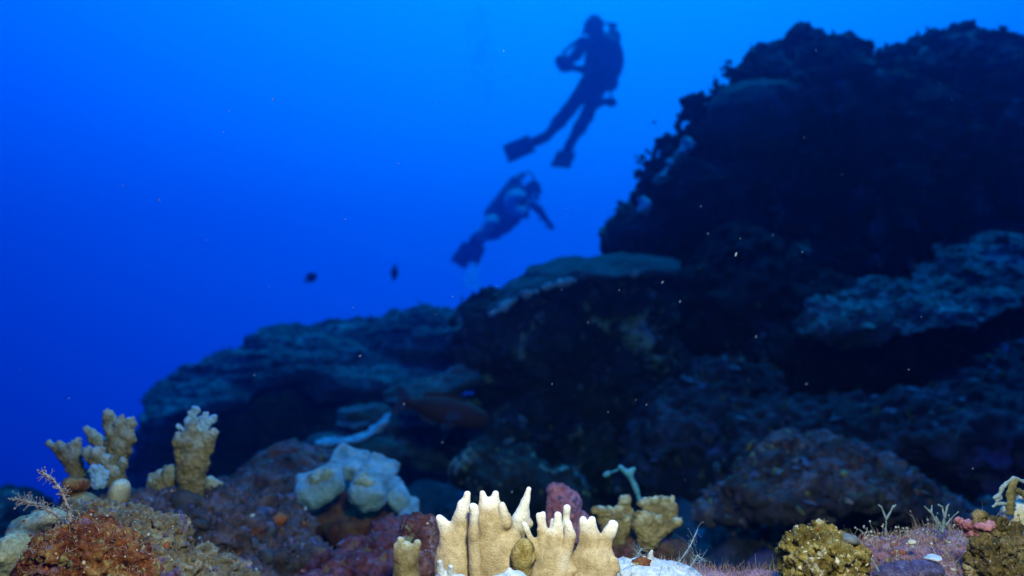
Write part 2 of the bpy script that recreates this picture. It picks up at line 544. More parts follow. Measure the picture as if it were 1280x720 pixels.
M_dome = reef_mat('dome_rock', [(0.03, 0.022, 0.022), (0.085, 0.06, 0.065), (0.22, 0.17, 0.19)], 0.07,
                  [((0.46, 0.40, 0.42), 0.07, 0.64), ((0.11, 0.035, 0.03), 0.06, 0.60), ((0.16, 0.20, 0.08), 0.04, 0.63), ((0.05, 0.035, 0.035), 0.05, 0.62)], seed=9)
M_redbrown = reef_mat('redbrown_crust', [(0.06, 0.012, 0.006), (0.24, 0.065, 0.02), (0.46, 0.26, 0.08)], 0.014,
                      [((0.44, 0.35, 0.12), 0.014, 0.58), ((0.30, 0.16, 0.22), 0.02, 0.62), ((0.55, 0.48, 0.36), 0.006, 0.70)], bump=0.9, seed=10)
M_paleyel = reef_mat('pale_yellow_crust', [(0.34, 0.30, 0.15), (0.48, 0.44, 0.25), (0.60, 0.56, 0.38)], 0.02,
                     [((0.26, 0.10, 0.08), 0.02, 0.66)], bump=0.4, seed=11)
M_olive = reef_mat('olive_crust', [(0.06, 0.042, 0.010), (0.22, 0.16, 0.03), (0.50, 0.40, 0.13)], 0.014,
                   [((0.66, 0.62, 0.46), 0.010, 0.60), ((0.42, 0.15, 0.03), 0.014, 0.65), ((0.30, 0.30, 0.28), 0.016, 0.64)], bump=0.9, seed=12)
M_mauve = reef_mat('mauve_crust', [(0.14, 0.055, 0.07), (0.30, 0.15, 0.19), (0.46, 0.32, 0.36)], 0.02,
                   [((0.12, 0.08, 0.22), 0.03, 0.60), ((0.55, 0.52, 0.50), 0.008, 0.68), ((0.40, 0.16, 0.05), 0.018, 0.66)], seed=13)
M_magenta = reef_mat('magenta_crust', [(0.06, 0.015, 0.025), (0.16, 0.05, 0.075), (0.30, 0.13, 0.17)], 0.03,
                    [((0.22, 0.12, 0.04), 0.025, 0.58), ((0.20, 0.18, 0.09), 0.02, 0.63)], seed=14)
M_rubble = reef_mat('mixed_crust', [(0.09, 0.06, 0.04), (0.22, 0.17, 0.10), (0.44, 0.38, 0.27)], 0.014,
                    [((0.18, 0.10, 0.26), 0.02, 0.58), ((0.34, 0.11, 0.04), 0.012, 0.66), ((0.6, 0.56, 0.46), 0.006, 0.69)], bump=0.8, seed=15)
M_beige = tip_mat('beige_coral', (0.50, 0.37, 0.19), (0.64, 0.50, 0.29), (0.90, 0.86, 0.76), bump=.45, pore=1000)
M_tan = tip_mat('tan_coral', (0.20, 0.14, 0.055), (0.36, 0.27, 0.12), (0.42, 0.47, 0.42), size=0.006, pore=500)
M_tanold = tip_mat('brown_coral', (0.24, 0.16, 0.06), (0.42, 0.31, 0.13), (0.62, 0.60, 0.42), size=0.008, pore=500)
M_bleach = plain_mat('bleached_coral', (0.40, 0.46, 0.50), (0.68, 0.70, 0.68), 0.006, bump=0.7)
M_bluetip = plain_mat('pale_blue_coral', (0.22, 0.42, 0.58), (0.42, 0.62, 0.76), 0.01, bump=0.4)
M_lobe = reef_mat('lobed_coral', [(0.11, 0.20, 0.23), (0.22, 0.37, 0.41), (0.36, 0.52, 0.56)], 0.020, bump=0.7, seed=16, fine=False)
M_pit = reef_mat('greenish_pit', [(0.16, 0.21, 0.15), (0.30, 0.36, 0.27), (0.46, 0.52, 0.42)], 0.010, bump=0.6, seed=17, fine=False)
M_sponge = reef_mat('pink_sponge', [(0.36, 0.11, 0.15), (0.50, 0.19, 0.24), (0.60, 0.30, 0.38)], 0.035,
                    [((0.42, 0.26, 0.46), 0.03, 0.56), ((0.24, 0.06, 0.08), 0.01, 0.66)], bump=0.7, seed=18, fine=True)
M_ball = reef_mat('ribbed_ball', [(0.16, 0.10, 0.02), (0.36, 0.26, 0.07), (0.50, 0.40, 0.16)], 0.006, bump=0.9, seed=19)
M_teal = plain_mat('teal_sponge', (0.20, 0.62, 0.60), (0.34, 0.78, 0.72), 0.03)
M_rod = plain_mat('sea_rod_skin', (0.10, 0.42, 0.46), (0.24, 0.60, 0.64), 0.01)
M_bplate = plain_mat('plate_coral_skin', (0.16, 0.26, 0.32), (0.44, 0.60, 0.64), 0.03)
M_dark = plain_mat('dark_growth', (0.03, 0.026, 0.028), (0.09, 0.08, 0.075), 0.02)
M_greyg = plain_mat('grey_growth', (0.07, 0.07, 0.065), (0.20, 0.21, 0.19), 0.03)
M_purg = plain_mat('purple_growth', (0.06, 0.04, 0.06), (0.17, 0.12, 0.18), 0.02)
M_olig = plain_mat('olive_growth', (0.10, 0.085, 0.03), (0.30, 0.25, 0.10), 0.01)
M_redg = plain_mat('rust_growth', (0.20, 0.035, 0.012), (0.42, 0.13, 0.035), 0.01)
M_creamg = plain_mat('cream_growth', (0.42, 0.36, 0.22), (0.68, 0.62, 0.48), 0.006)
M_pinkg = plain_mat('pink_growth', (0.26, 0.07, 0.09), (0.50, 0.22, 0.22), 0.006)
M_turf = plain_mat('turf_algae', (0.34, 0.14, 0.12), (0.58, 0.38, 0.31), 0.01, bump=0)
M_turfor = plain_mat('orange_turf_algae', (0.42, 0.22, 0.10), (0.62, 0.46, 0.26), 0.01, bump=0)
M_white = plain_mat('white_fleck', (0.22, 0.30, 0.36), (0.36, 0.46, 0.52), 0.002, bump=0)
M_hydro = plain_mat('hydroid_skin', (0.28, 0.20, 0.16), (0.52, 0.42, 0.35), 0.006, bump=0)
M_forked = plain_mat('forked_algae', (0.12, 0.18, 0.19), (0.28, 0.35, 0.35), 0.006, bump=0.2)
M_fish = plain_mat('dark_fish_skin', (0.012, 0.012, 0.022), (0.03, 0.03, 0.05), 0.02, rough=0.5)
M_redfish = plain_mat('reddish_fish_skin', (0.06, 0.02, 0.016), (0.12, 0.04, 0.025), 0.05, rough=0.6)
M_fin = plain_mat('bluish_fin', (0.04, 0.035, 0.07), (0.08, 0.08, 0.14), 0.01)
M_suit = plain_mat('neoprene', (0.010, 0.010, 0.012), (0.02, 0.02, 0.024), 0.08, rough=0.8)
M_gear = plain_mat('dark_gear', (0.012, 0.012, 0.014), (0.03, 0.03, 0.034), 0.05, rough=0.5)
M_steel = plain_mat('tank_paint', (0.03, 0.03, 0.035), (0.06, 0.06, 0.065), 0.1, rough=0.35, spec=0.5)
M_pale = plain_mat('pale_trim', (0.80, 0.84, 0.84), (0.88, 0.9, 0.9), 0.05)
M_skin = plain_mat('skin', (0.42, 0.26, 0.19), (0.50, 0.32, 0.24), 0.05, rough=0.5)
M_glass = plain_mat('mask_glass', (0.02, 0.03, 0.04), (0.03, 0.04, 0.05), 0.05, rough=0.08, spec=0.6)
M_bubble = plain_mat('bubble_air', (0.9, 0.95, 1.0), (1, 1, 1), 0.05, rough=0.1, bump=0, spec=0.5, trans=1.0)
M_bubble.node_tree.nodes['Principled BSDF'].inputs['IOR'].default_value = 0.75

# ================================================================== SEABED
def seabed_z(x, y):
    r = np.hypot(x, y)
    z = -0.235 - 0.05 * np.clip(y - 0.9, 0, 3) + 0.0 * x
    z = z + 0.10 * np.clip(x - 0.25, 0, 2.5)
    z = np.where(y < 0.9, -0.235 - 0.10 * np.clip(0.55 - y, 0, 1), z)
    drop = np.clip(-x - 0.55 - 0.30 * np.clip(y - 1, 0, 9), 0, 60)
    z = z - 0.30 * drop - 0.12 * np.clip(drop, 0, 8) ** 1.5 * 0.3
    z = z - 0.10 * np.clip(y - 4.2, 0, 60)
    return np.maximum(z, -7.0 - 0.03 * r)
def build_seabed():
    rr = np.concatenate([[0.02, 0.12, 0.22], np.geomspace(0.3, 5.5, 200), np.geomspace(5.8, 34, 40)])
    aa = np.concatenate([np.linspace(-48, 48, 260), np.linspace(50, 310, 60)])
    A, RR = np.meshgrid(np.radians(aa), rr, indexing='ij')
    x = RR * np.sin(A); y = RR * np.cos(A)
    z = seabed_z(x, y)
    V = np.stack([x, y, z], -1).reshape(-1, 3)
    r = RR.ravel()
    amp = np.clip(r, 0.25, 2.0)
    V[:, 2] += amp * (0.035 * perlin(V * 3.3 + 4) + 0.030 * (0.5 - 2 * np.abs(perlin(V * 7.5 + 2))) + 0.018 * perlin(V * 17) + 0.012 * (0.5 - worley(V * 26)) + 0.006 * perlin(V * 60))
    na, nr = len(aa), len(rr)
    i = np.arange(na)[:, None]; j = np.arange(nr - 1)[None]
    i2 = (i + 1) % na
    Q = np.stack(np.broadcast_arrays(i * nr + j, i * nr + j + 1, i2 * nr + j + 1, i2 * nr + j), -1).reshape(-1, 4)
    Q = Q[:, ::-1].copy()
    o = mesh_obj('seabed', V, Q, M_slope, origin=(0, 0, 0))
    tag(o, 'dark purple encrusted reef slope below and between the boulders', kind='structure')
    N = vnormals(V, Q)
    rs = np.random.RandomState(3)
    def near(V): return (V[:, 1] > 0.5) & (V[:, 1] < 3.2) & (np.abs(V[:, 0]) < V[:, 1] * 0.7 + 0.1)
    for nm, m, n, r0, r1, ty in (('encrusting_growth', M_purg, 700, 0.004, 0.022, 'l'), ('encrusting_growth', M_greyg, 420, 0.004, 0.02, 'l'),
                                 ('algae_tuft', M_olig, 700, 0.005, 0.02, 't'), ('coral_rubble', M_rubble, 900, 0.003, 0.013, 'l'), ('coral_rubble', M_mauve, 500, 0.003, 0.012, 'l')):
        ix = pick(V, N, n, rs, lim=near)
        gv, gf = lumps(V, N, ix, r0, r1, rs) if ty == 'l' else ribbons(V[ix], N[ix], r1, r0, rs)
        tag(mesh_obj(nm, gv, gf, m, parent=o), kind='stuff')
build_seabed()

# ================================================================== FAR AND MIDDLE REEF
CRAG = [(70, 17, 'n'), (34, 13, 'r'), (17, 8, 'n'), (10, 5, 'w'), (5.5, 2.4, 'r')]
G = lambda m, n, a, b, t, name='encrusting_growth', *lim: (name, m, n, a, b, t, *lim)
tower = rock('reef_tower', 'tall dark craggy reef tower filling the upper right against blue water', 'reef rock', M_tower,
     [E(1075, 222, 3.15, 165, 144, .40), E(1190, 188, 3.25, 130, 122, .45), E(1008, 138, 3.05, 84, 66, .30), E(1300, 220, 3.3, 115, 126, .5),
      E(905, 278, 2.95, 90, 60, .28), E(806, 306, 2.95, 58, 30, .22), E(912, 208, 2.98, 46, 50, .20), E(850, 258, 2.95, 46, 40, .2), E(1000, 340, 3.1, 190, 140, .35),
      E(1190, 350, 3.2, 190, 150, .45), E(1340, 400, 3.2, 160, 170, .45), E(822, 246, 2.95, 14, 22, .07), E(858, 202, 2.95, 16, 16, .07), E(884, 164, 2.97, 15, 14, .07),
      E(918, 112, 3.0, 12, 20, .07), E(888, 172, 2.95, 24, 34, .10), E(852, 218, 2.95, 22, 26, .10), E(816, 268, 2.94, 22, 26, .10), E(1235, 100, 3.2, 32, 22, .12), E(1165, 80, 3.2, 44, 24, .14), E(1010, 82, 3.1, 70, 22, .16)],
     3.05, 2.9, 22, CRAG, warp=[(24, 90), (14, 36)], seed=1.0,
     grow=[G(M_dark, 500, 2.5, 9, 'lump'), G(M_greyg, 160, 2, 6, 'lump'), G(M_dark, 900, 4, 6, 'tuft', 'algae_tuft'), G(M_olig, 250, 3, 6, 'tuft', 'algae_tuft'), G(M_dark, 60, 6, 16, 'disc', 'plate_growth'), G(M_dark, 60, 1.6, 12, 'finger', 'finger_growth')])
def add_part(parent, name, mat, prims, vox, k, octaves, seed=0.0, d=1.0, label=None, kind=None, **kw):
    px = S(d)
    vox = vox * (1.5 if d > .7 else 1.25)
    V, Q = surface(prims, vox * px, k * px, **kw)
    V = rough(V, Q, px, octaves, seed)
    o = mesh_obj(name, V, Q, mat, parent=parent)
    return tag(o, label, kind=kind)
add_part(tower, 'smooth_boulder', M_boulder, [E(948, 150, 2.86, 66, 46, .16, -10, -28), E(1005, 145, 2.92, 54, 40, .16, -4, -28)], 2, 10, [(50, 9, 'n'), (20, 4, 'n'), (8, 1.4, 'n')], 2, 2.75, 'smooth greyish brown bulge with a shadowed lower lip')
for px, py, rx, ry, rl in ((856, 186, 13, 7, -40), (838, 206, 10, 4, -55), (826, 222, 9, 4, -10)):
    add_part(tower, 'sponge_patch', M_teal, [E(px, py, 2.76, rx * 1.1, ry, .03, rl)], 1.2, 2, [(12, 7, 'n'), (6, 4, 'n'), (3, 1.5, 'n')], px, 2.75, 'pale teal encrusting patch')
add_part(tower, 'sponge_patch', M_pale, [E(806, 258, 2.74, 8, 10, .03)], 1.2, 2, [(10, 6, 'n'), (5, 3, 'n')], 3, 2.75, 'pale bluish encrusting patch')
rs = np.random.RandomState(5)
for px, py, r in ((852, 134, 15), (868, 124, 11), (840, 166, 13), (822, 176, 14), (797, 214, 15), (790, 234, 12), (888, 110, 12), (808, 196, 10), (778, 262, 11), (766, 284, 9), (905, 82, 10), (1005, 56, 8), (1098, 58, 9), (1163, 46, 10), (1205, 62, 8), (935, 66, 9)):
    V, N = o_V[tower.name]
    c = P(px + 10, py + 8, 2.90)
    pts = np.array([c + rs.normal(size=3) * S(2.9) * r * np.array((.55, .4, .65)) for _ in range(26)])
    v, f = lumps(pts, rs.normal(size=(26, 3)) + 1e-3, range(26), S(2.9) * r * .22, S(2.9) * r * .55, rs, 1.0, .5)
    tag(mesh_obj('leafy_growth', v, f, M_dark, parent=tower), kind='stuff')

rock('reef_boulder', 'dark flat topped reef boulder in the middle below the lower diver', 'reef rock', M_centre,
     [E(705, 440, 2.45, 128, 92, .25), E(612, 430, 2.45, 54, 58, .2), E(770, 470, 2.4, 90, 90, .22), E(650, 560, 2.3, 80, 60, .2), E(760, 385, 2.42, 86, 48, .22), E(700, 560, 2.35, 140, 70, .2)],
     2.4, 2.3, 16, [(60, 12, 'n'), (30, 10, 'r'), (15, 7, 'n'), (8, 4, 'w'), (4.5, 1.8, 'r')], warp=[(16, 70), (8, 28)], seed=3.0,
     grow=[G(M_dark, 400, 2, 8, 'lump'), G(M_olig, 160, 1.5, 5, 'lump'), G(M_greyg, 70, 2, 6, 'lump'), G(M_dark, 500, 2.5, 10, 'tuft', 'algae_tuft')])
M_cap = reef_mat('dusky_ledge', [(0.055, 0.055, 0.055), (0.085, 0.09, 0.09), (0.13, 0.135, 0.135)], 0.10, [((0.08, 0.07, 0.08), 0.08, 0.64)], bump=.25, seed=44)
cap = rock('plate_ledge', 'smooth blue grey ledge capping the middle boulder with a pale lumpy front rim', 'reef ledge', M_cap,
     [E(752, 336, 2.44, 94, 12, .27, -1, 13), E(668, 358, 2.40, 54, 8, .2, -24, 13), E(705, 345, 2.42, 78, 10, .24, -12, 13), E(798, 332, 2.44, 48, 10, .24, 5, 13), E(618, 382, 2.40, 32, 8, .16, -32, 12)], 2.36, 1.6, 10,
     [(50, 4, 'n'), (22, 2.5, 'n'), (10, 1.2, 'n')], warp=[(6, 40)], seed=4.0)
rs = np.random.RandomState(8)
V, N = o_V[cap.name]
ix = np.flatnonzero((N[:, 1] < -.72) & (N[:, 2] < .25) & (N[:, 2] > -.55) & (V[:, 0] < P(835, 0, 2.2)[0]))
ix = ix[perlin(V[ix] * 14) > -.05]
ix = rs.choice(ix, min(110, len(ix)), replace=False)
v, f = lumps(V, N, ix, S(2.1) * 1.3, S(2.1) * 5, rs)
tag(mesh_obj('pale_crust', v, f, plain_mat('pale_crust', (.35, .45, .45), (.6, .68, .66), .02), parent=cap), kind='stuff')

rock('reef_shelf', 'rock shelf, pale with painted light, jutting out at the right with a dark hollow beneath', 'reef ledge', M_plate,
     [E(1150, 378, 2.16, 122, 12, .19, -9, 22), E(1235, 350, 2.26, 80, 10, .2, -8, 20), E(1055, 400, 2.10, 56, 11, .14, -16, 20), E(1310, 410, 2.15, 50, 60, .22), E(1110, 368, 2.22, 40, 12, .12, -20, 24),
      E(1275, 310, 2.34, 50, 8, .16, 9, 20), E(1230, 328, 2.30, 50, 10, .16, -4, 24)], 2.12, 2.0, 12,
     [(60, 10, 'n'), (30, 5, 's'), (18, 5, 'r'), (10, 4, 'n'), (6, 2.6, 'w'), (4, 1.2, 'r')], warp=[(16, 60), (10, 24)], seed=5.0,
     grow=[G(M_greyg, 40, 4, 11, 'disc', 'plate_growth'), G(M_greyg, 40, 1.3, 9, 'finger', 'finger_growth'), G(M_greyg, 160, 1.5, 6, 'lump'), G(M_purg, 120, 1.5, 5, 'lump'), G(M_olig, 300, 2, 7, 'tuft', 'algae_tuft')])
rock('reef_hollow_wall', 'almost black rock wall under the pale shelf', 'reef rock', M_under,
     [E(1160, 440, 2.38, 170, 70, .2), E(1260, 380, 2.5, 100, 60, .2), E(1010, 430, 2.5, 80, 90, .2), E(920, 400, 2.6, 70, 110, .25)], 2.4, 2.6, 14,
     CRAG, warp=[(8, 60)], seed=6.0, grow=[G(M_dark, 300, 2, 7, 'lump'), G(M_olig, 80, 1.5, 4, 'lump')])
rock('reef_buttress', 'narrow slanting blue rimmed ridge between the tower and the shelf', 'reef rock', M_tower,
     [E(930, 350, 2.5, 22, 70, .1, 42), E(985, 365, 2.45, 16, 70, .08, 22), E(905, 375, 2.5, 16, 42, .08, 40), E(960, 440, 2.4, 36, 46, .12)], 2.45, 2.0, 10,
     [(40, 7, 'n'), (18, 4, 'r'), (9, 2.4, 'w'), (4, 1, 'n')], warp=[(7, 40)], seed=7.0,
     grow=[G(M_greyg, 140, 1.5, 5, 'lump'), G(M_dark, 200, 2, 7, 'tuft', 'algae_tuft')])
rock('reef_mound', 'long low purple blue mound running under the dark hollow at the right', 'reef rock', M_slope,
     [E(1010, 575, 1.95, 160, 72, .28), E(1190, 560, 1.85, 170, 66, .28), E(890, 580, 2.05, 110, 100, .25), E(1300, 520, 1.95, 110, 84, .28), E(910, 500, 2.15, 60, 50, .18)], 1.9, 2.2, 16,
     [(60, 13, 'n'), (30, 11, 'r'), (15, 7, 'n'), (8, 4.5, 'w'), (4.5, 2, 'r')], warp=[(16, 60), (9, 26)], seed=8.0,
     grow=[G(M_purg, 200, 1.5, 8, 'lump'), G(M_purg, 70, 4, 12, 'disc', 'plate_growth'), G(M_greyg, 60, 1.3, 9, 'finger', 'finger_growth'), G(M_olig, 60, 1.3, 8, 'finger', 'finger_growth'), G(M_greyg, 60, 1.5, 7, 'lump'), G(M_olig, 60, 1.5, 4, 'lump'), G(M_purg, 500, 2, 8, 'tuft', 'algae_tuft')])
rock('domed_rock', 'rounded purple and pink crusted rock overhanging a brown hollow at lower right', 'reef rock', M_dome,
     [E(1035, 588, 1.28, 92, 30, .13, 4, 14), E(985, 606, 1.25, 80, 17, .11, -8, 14), E(1100, 612, 1.3, 90, 24, .13, 16, 10), E(1030, 572, 1.3, 52, 20, .09), E(930, 628, 1.3, 60, 18, .09, -14), E(1165, 640, 1.34, 60, 20, .1, 18)], 1.28, 1.7, 12,
     [(50, 9, 'n'), (26, 8, 'r'), (13, 5, 'n'), (7, 3.4, 'w'), (3.6, 1.6, 'r')], warp=[(12, 45), (7, 20)], seed=9.0,
     grow=[G(M_purg, 60, 1.5, 9, 'lump'), G(M_purg, 34, 4, 13, 'disc', 'plate_growth'), G(M_greyg, 30, 1.2, 8, 'finger', 'finger_growth'), G(M_greyg, 20, 3, 9, 'disc', 'plate_growth'), G(M_olig, 50, 1.5, 6, 'lump'), G(M_redg, 24, 2, 6, 'lump'), G(M_purg, 400, 2, 5, 'tuft', 'algae_tuft')])
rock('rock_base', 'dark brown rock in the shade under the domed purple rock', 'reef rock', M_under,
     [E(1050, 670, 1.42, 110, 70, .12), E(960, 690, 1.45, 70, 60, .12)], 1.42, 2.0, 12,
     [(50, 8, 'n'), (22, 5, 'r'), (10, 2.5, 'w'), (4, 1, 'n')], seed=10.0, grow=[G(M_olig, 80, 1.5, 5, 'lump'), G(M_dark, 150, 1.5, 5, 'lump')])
rock('layered_reef', 'layered blue grey reef shelf sloping down to open water at the left', 'reef rock', M_left,
     [E(500, 412, 3.75, 74, 19, .3, -9, 14), E(372, 440, 3.65, 110, 17, .35, -9, 22), E(300, 468, 3.55, 118, 15, .35, -15, 24), E(470, 448, 3.6, 112, 20, .35, -6, 26),
      E(520, 478, 3.45, 80, 18, .3, -10, 30), E(548, 430, 3.7, 60, 42, .3), E(380, 525, 3.95, 170, 66, .3), E(490, 545, 3.8, 110, 70, .3), E(238, 540, 3.95, 70, 36, .3, -22), E(300, 505, 3.9, 110, 34, .3, -12), E(275, 596, 3.95, 118, 46, .3), E(560, 400, 3.75, 40, 12, .25, -4, 14), E(345, 424, 3.75, 30, 10, .2, -4, 14)],
     3.6, 2.2, 9, [(60, 7, 'n'), (34, 13, 's'), (17, 8, 's'), (10, 3.5, 'n'), (5, 1.8, 'r')], warp=[(10, 80), (7, 30)], seed=11.0,
     grow=[G(M_greyg, 320, 1.5, 6, 'lump'), G(M_dark, 120, 2, 6, 'lump'), G(M_greyg, 400, 3, 4.5, 'tuft', 'algae_tuft')])
rock('low_reef', 'dark blurred low reef at the left edge below open water', 'reef rock', M_tower, [E(-14, 664, 2.3, 62, 42, .25), E(60, 700, 2.2, 70, 40, .25)], 2.3, 2.4, 12, CRAG, warp=[(12, 60)], seed=51.0)
pc = empty('plate_coral', P(450, 545, 1.9), 'curled bright blue plate coral above the lobed pale coral', 'coral')
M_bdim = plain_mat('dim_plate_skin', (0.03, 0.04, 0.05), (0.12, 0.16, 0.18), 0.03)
def curved_plate(parent, pts, w, th, d, seed, mat=M_bplate):
    pr = []
    for (a, b) in zip(pts[:-1], pts[1:]):
        for t in np.linspace(0, 1, 4)[:-1]:
            x = a[0] + t * (b[0] - a[0]); y = a[1] + t * (b[1] - a[1])
            ang = math.degrees(math.atan2(b[1] - a[1], b[0] - a[0]))
            pr.append(E(x, y, d, 10, th * .75, w * .45, ang, 18))
    add_part(parent, 'plate', mat, pr, 1.3, 3, [(16, 3, 'n'), (7, 1.8, 'n')], seed, d)
curved_plate(pc, [(404, 553), (430, 551), (455, 545), (474, 534), (486, 520)], .06, 3.4, 1.88, 1)
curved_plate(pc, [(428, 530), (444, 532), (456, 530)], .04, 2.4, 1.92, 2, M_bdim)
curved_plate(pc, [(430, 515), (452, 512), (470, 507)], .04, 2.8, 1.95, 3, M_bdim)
add_part(pc, 'base', M_dark, [E(440, 570, 1.98, 70, 30, .10), E(460, 535, 2.02, 40, 30, .07)], 2, 8, [(30, 6, 'n'), (12, 3, 'w')], 4, 1.95)
rock('low_ledge', 'thin blue topped ledge left of the middle boulder above the reddish fish', 'reef ledge', M_left,
     [E(524, 488, 2.2, 48, 5, .12, -14, 18), E(570, 476, 2.25, 34, 7, .12, -22, 16), E(560, 540, 2.45, 80, 50, .1)], 2.2, 1.7, 8,
     [(40, 7, 'n'), (20, 7, 's'), (10, 3.5, 'n'), (5, 2, 'r')], warp=[(10, 40)], seed=12.0, grow=[G(M_greyg, 60, 1.5, 4, 'lump')])
rock('shaded_rock', 'small dark green spotted rock on the slope below the middle boulder', 'reef rock', M_centre,
     [E(640, 602, 1.75, 52, 36, .12), E(598, 580, 1.8, 30, 22, .1), E(690, 622, 1.7, 50, 36, .1)], 1.75, 2.0, 10,
     [(40, 10, 'n'), (20, 9, 'r'), (10, 5, 'w'), (5, 2, 'n')], warp=[(12, 40), (6, 20)], seed=13.0, grow=[G(M_olig, 60, 1.5, 5, 'lump'), G(M_purg, 60, 1.5, 5, 'lump')])

# ================================================================== LEFT FOREGROUND REEF
rock('purple_mound', 'dim purple mound behind the lobed pale coral, at its left', 'reef rock', M_purple,
     [E(372, 590, 1.32, 58, 30, .12), E(318, 625, 1.25, 80, 34, .12, -18), E(400, 640, 1.25, 100, 50, .12)], 1.28, 2.0, 12,
     [(45, 9, 'n'), (22, 8, 'r'), (11, 5, 'w'), (5, 2.2, 'n')], warp=[(12, 40), (6, 20)], seed=14.0,
     grow=[G(M_purg, 120, 1.5, 5, 'lump'), G(M_dark, 120, 1.5, 5, 'lump')])
rock('purple_ridge', 'broad purple crusted ridge in front of the tan column coral, dotted with rust and blue', 'reef rock', M_purple,
     [E(285, 668, .92, 92, 48, .10, 6), E(190, 668, .86, 78, 44, .09), E(330, 712, .88, 80, 46, .09), E(225, 640, .92, 60, 26, .07)], .9, 1.7, 10,
     [(45, 12, 'n'), (22, 11, 'r'), (12, 7, 'w'), (6, 3.4, 'n'), (3, 1.6, 'r')], warp=[(14, 50), (8, 22)], seed=15.0,
     grow=[G(M_purg, 200, 2, 10, 'lump'), G(M_dark, 120, 2, 9, 'lump'), G(M_bluetip, 10, 2, 6, 'lump'), G(M_redg, 26, 3, 10, 'lump'), G(M_creamg, 30, .8, 3, 'lump'), G(M_purg, 700, 2.5, 6, 'tuft', 'algae_tuft')])
lp = empty('lobed_coral', P(440, 640, 1.08), 'pale blue green coral of rounded cushion lobes on a red brown base', 'coral')
for i, (px, py, d, rx, ry, roll, pit) in enumerate(((399, 604, 1.05, 38, 21, -20, (400, 594, 22, 9)), (461, 611, 1.03, 28, 25, 5, (455, 598, 15, 8)), (437, 577, 1.12, 28, 14, 14, None),
                                             (474, 588, 1.10, 26, 13, 26, None), (495, 618, 1.06, 16, 26, -34, None), (511, 640, 1.04, 13, 14, 10, None))):
    o = add_part(lp, 'lobe', M_lobe, [B(px, py, d, rx * .80, ry * .58, .024, roll, 34, .75), B(px + rx * .10, py + ry * .22, d, rx * .62, ry * .58, .026, roll - 12, 30, .75)], .85, 5, [(30, 3, 'n'), (12, 2.2, 'n'), (5, 1.5, 'w'), (2.6, .6, 'n')], i * 3.3, d,
                 sub=[E(pit[0], pit[1], d - .022, pit[2] * .75, pit[3] * .9, .014, roll, 40)] if pit else ())
    if pit:
        add_part(o, 'pit', M_pit, [E(pit[0], pit[1] + 2, d - .012, pit[2] * .85, pit[3] * .75, .010, roll, 50)], .9, 3, [(10, 3.4, 'n'), (6, 2.4, 'w'), (3, 1, 'n')], i, d)
add_part(lp, 'base', reef_mat('red_brown_base', [(0.05, .02, .015), (.13, .04, .025), (.24, .11, .05)], .03, [((.10, .10, .05), .03, .62)], seed=31),
         [E(440, 648, 1.12, 66, 34, .05), E(470, 665, 1.08, 60, 30, .05), E(480, 640, 1.12, 44, 24, .04)], 1.6, 10, [(30, 6, 'n'), (14, 3, 'w'), (6, 1.4, 'n')], 5, 1.1)
rock('magenta_mound', 'low magenta and brown crusted mound beneath the lobed pale coral', 'reef rock', M_magenta,
     [E(470, 712, .86, 62, 34, .06), E(420, 726, .84, 60, 30, .06), E(500, 680, .92, 30, 30, .05)], .86, 1.6, 8,
     [(36, 9, 'n'), (18, 9, 'r'), (10, 5, 'w'), (5, 2.4, 'n')], warp=[(12, 36), (6, 16)], seed=16.0, grow=[G(M_pinkg, 40, 1.5, 4, 'lump'), G(M_purg, 60, 1.5, 5, 'lump'), G(M_olig, 60, 1.2, 4, 'tuft', 'algae_tuft')])
rock('crusted_knob', 'small round knob crusted lilac, green and dark red left of the beige finger coral', 'reef rock',
     reef_mat('knob_crust', [(.05, .02, .02), (.14, .05, .05), (.30, .20, .16)], .02, [((.42, .34, .55), .022, .58), ((.22, .34, .16), .018, .62)], seed=33),
     [E(524, 676, .68, 25, 33, .025), E(532, 720, .66, 28, 40, .03)], .67, 1.0, 6, [(24, 6, 'n'), (12, 5, 'w'), (6, 2.4, 'r'), (3, 1, 'n')], warp=[(8, 26)], seed=17.0,
     grow=[G(M_creamg, 24, 1, 3, 'lump'), G(M_purg, 40, 1, 3, 'lump')])

kc = empty('small_finger_coral', P(508, 760, .62), 'small tan coral with two notched tips left of the large beige coral', 'coral')
_pr = [K((508, 770, .62), (507, 700, .62), 19, 16), K((503, 704, .62), (500, 676, .62), 10, 5), K((513, 704, .62), (521, 680, .62), 9, 5), K((510, 700, .62), (509, 684, .62), 8, 6), K((496, 700, .62), (494, 682, .62), 5, 3.5)]
V, Q = surface(_pr, 1.0 * S(.62), 4 * S(.62), flat=1.4); V = rough(V, Q, S(.62), [(16, 2, 'n'), (7, 1, 'w'), (3.5, .4, 'n')], 3)
_t = np.zeros(len(V))
for _q in ((500, 671), (522, 676), (494, 678), (509, 679)): _t = np.maximum(_t, np.clip(1.1 - np.linalg.norm(V - P(*_q, .62), axis=1) / (9 * S(.62)), 0, 1))
mesh_obj('blade', V, Q, M_tanold, parent=kc, attrs={'tip': _t})

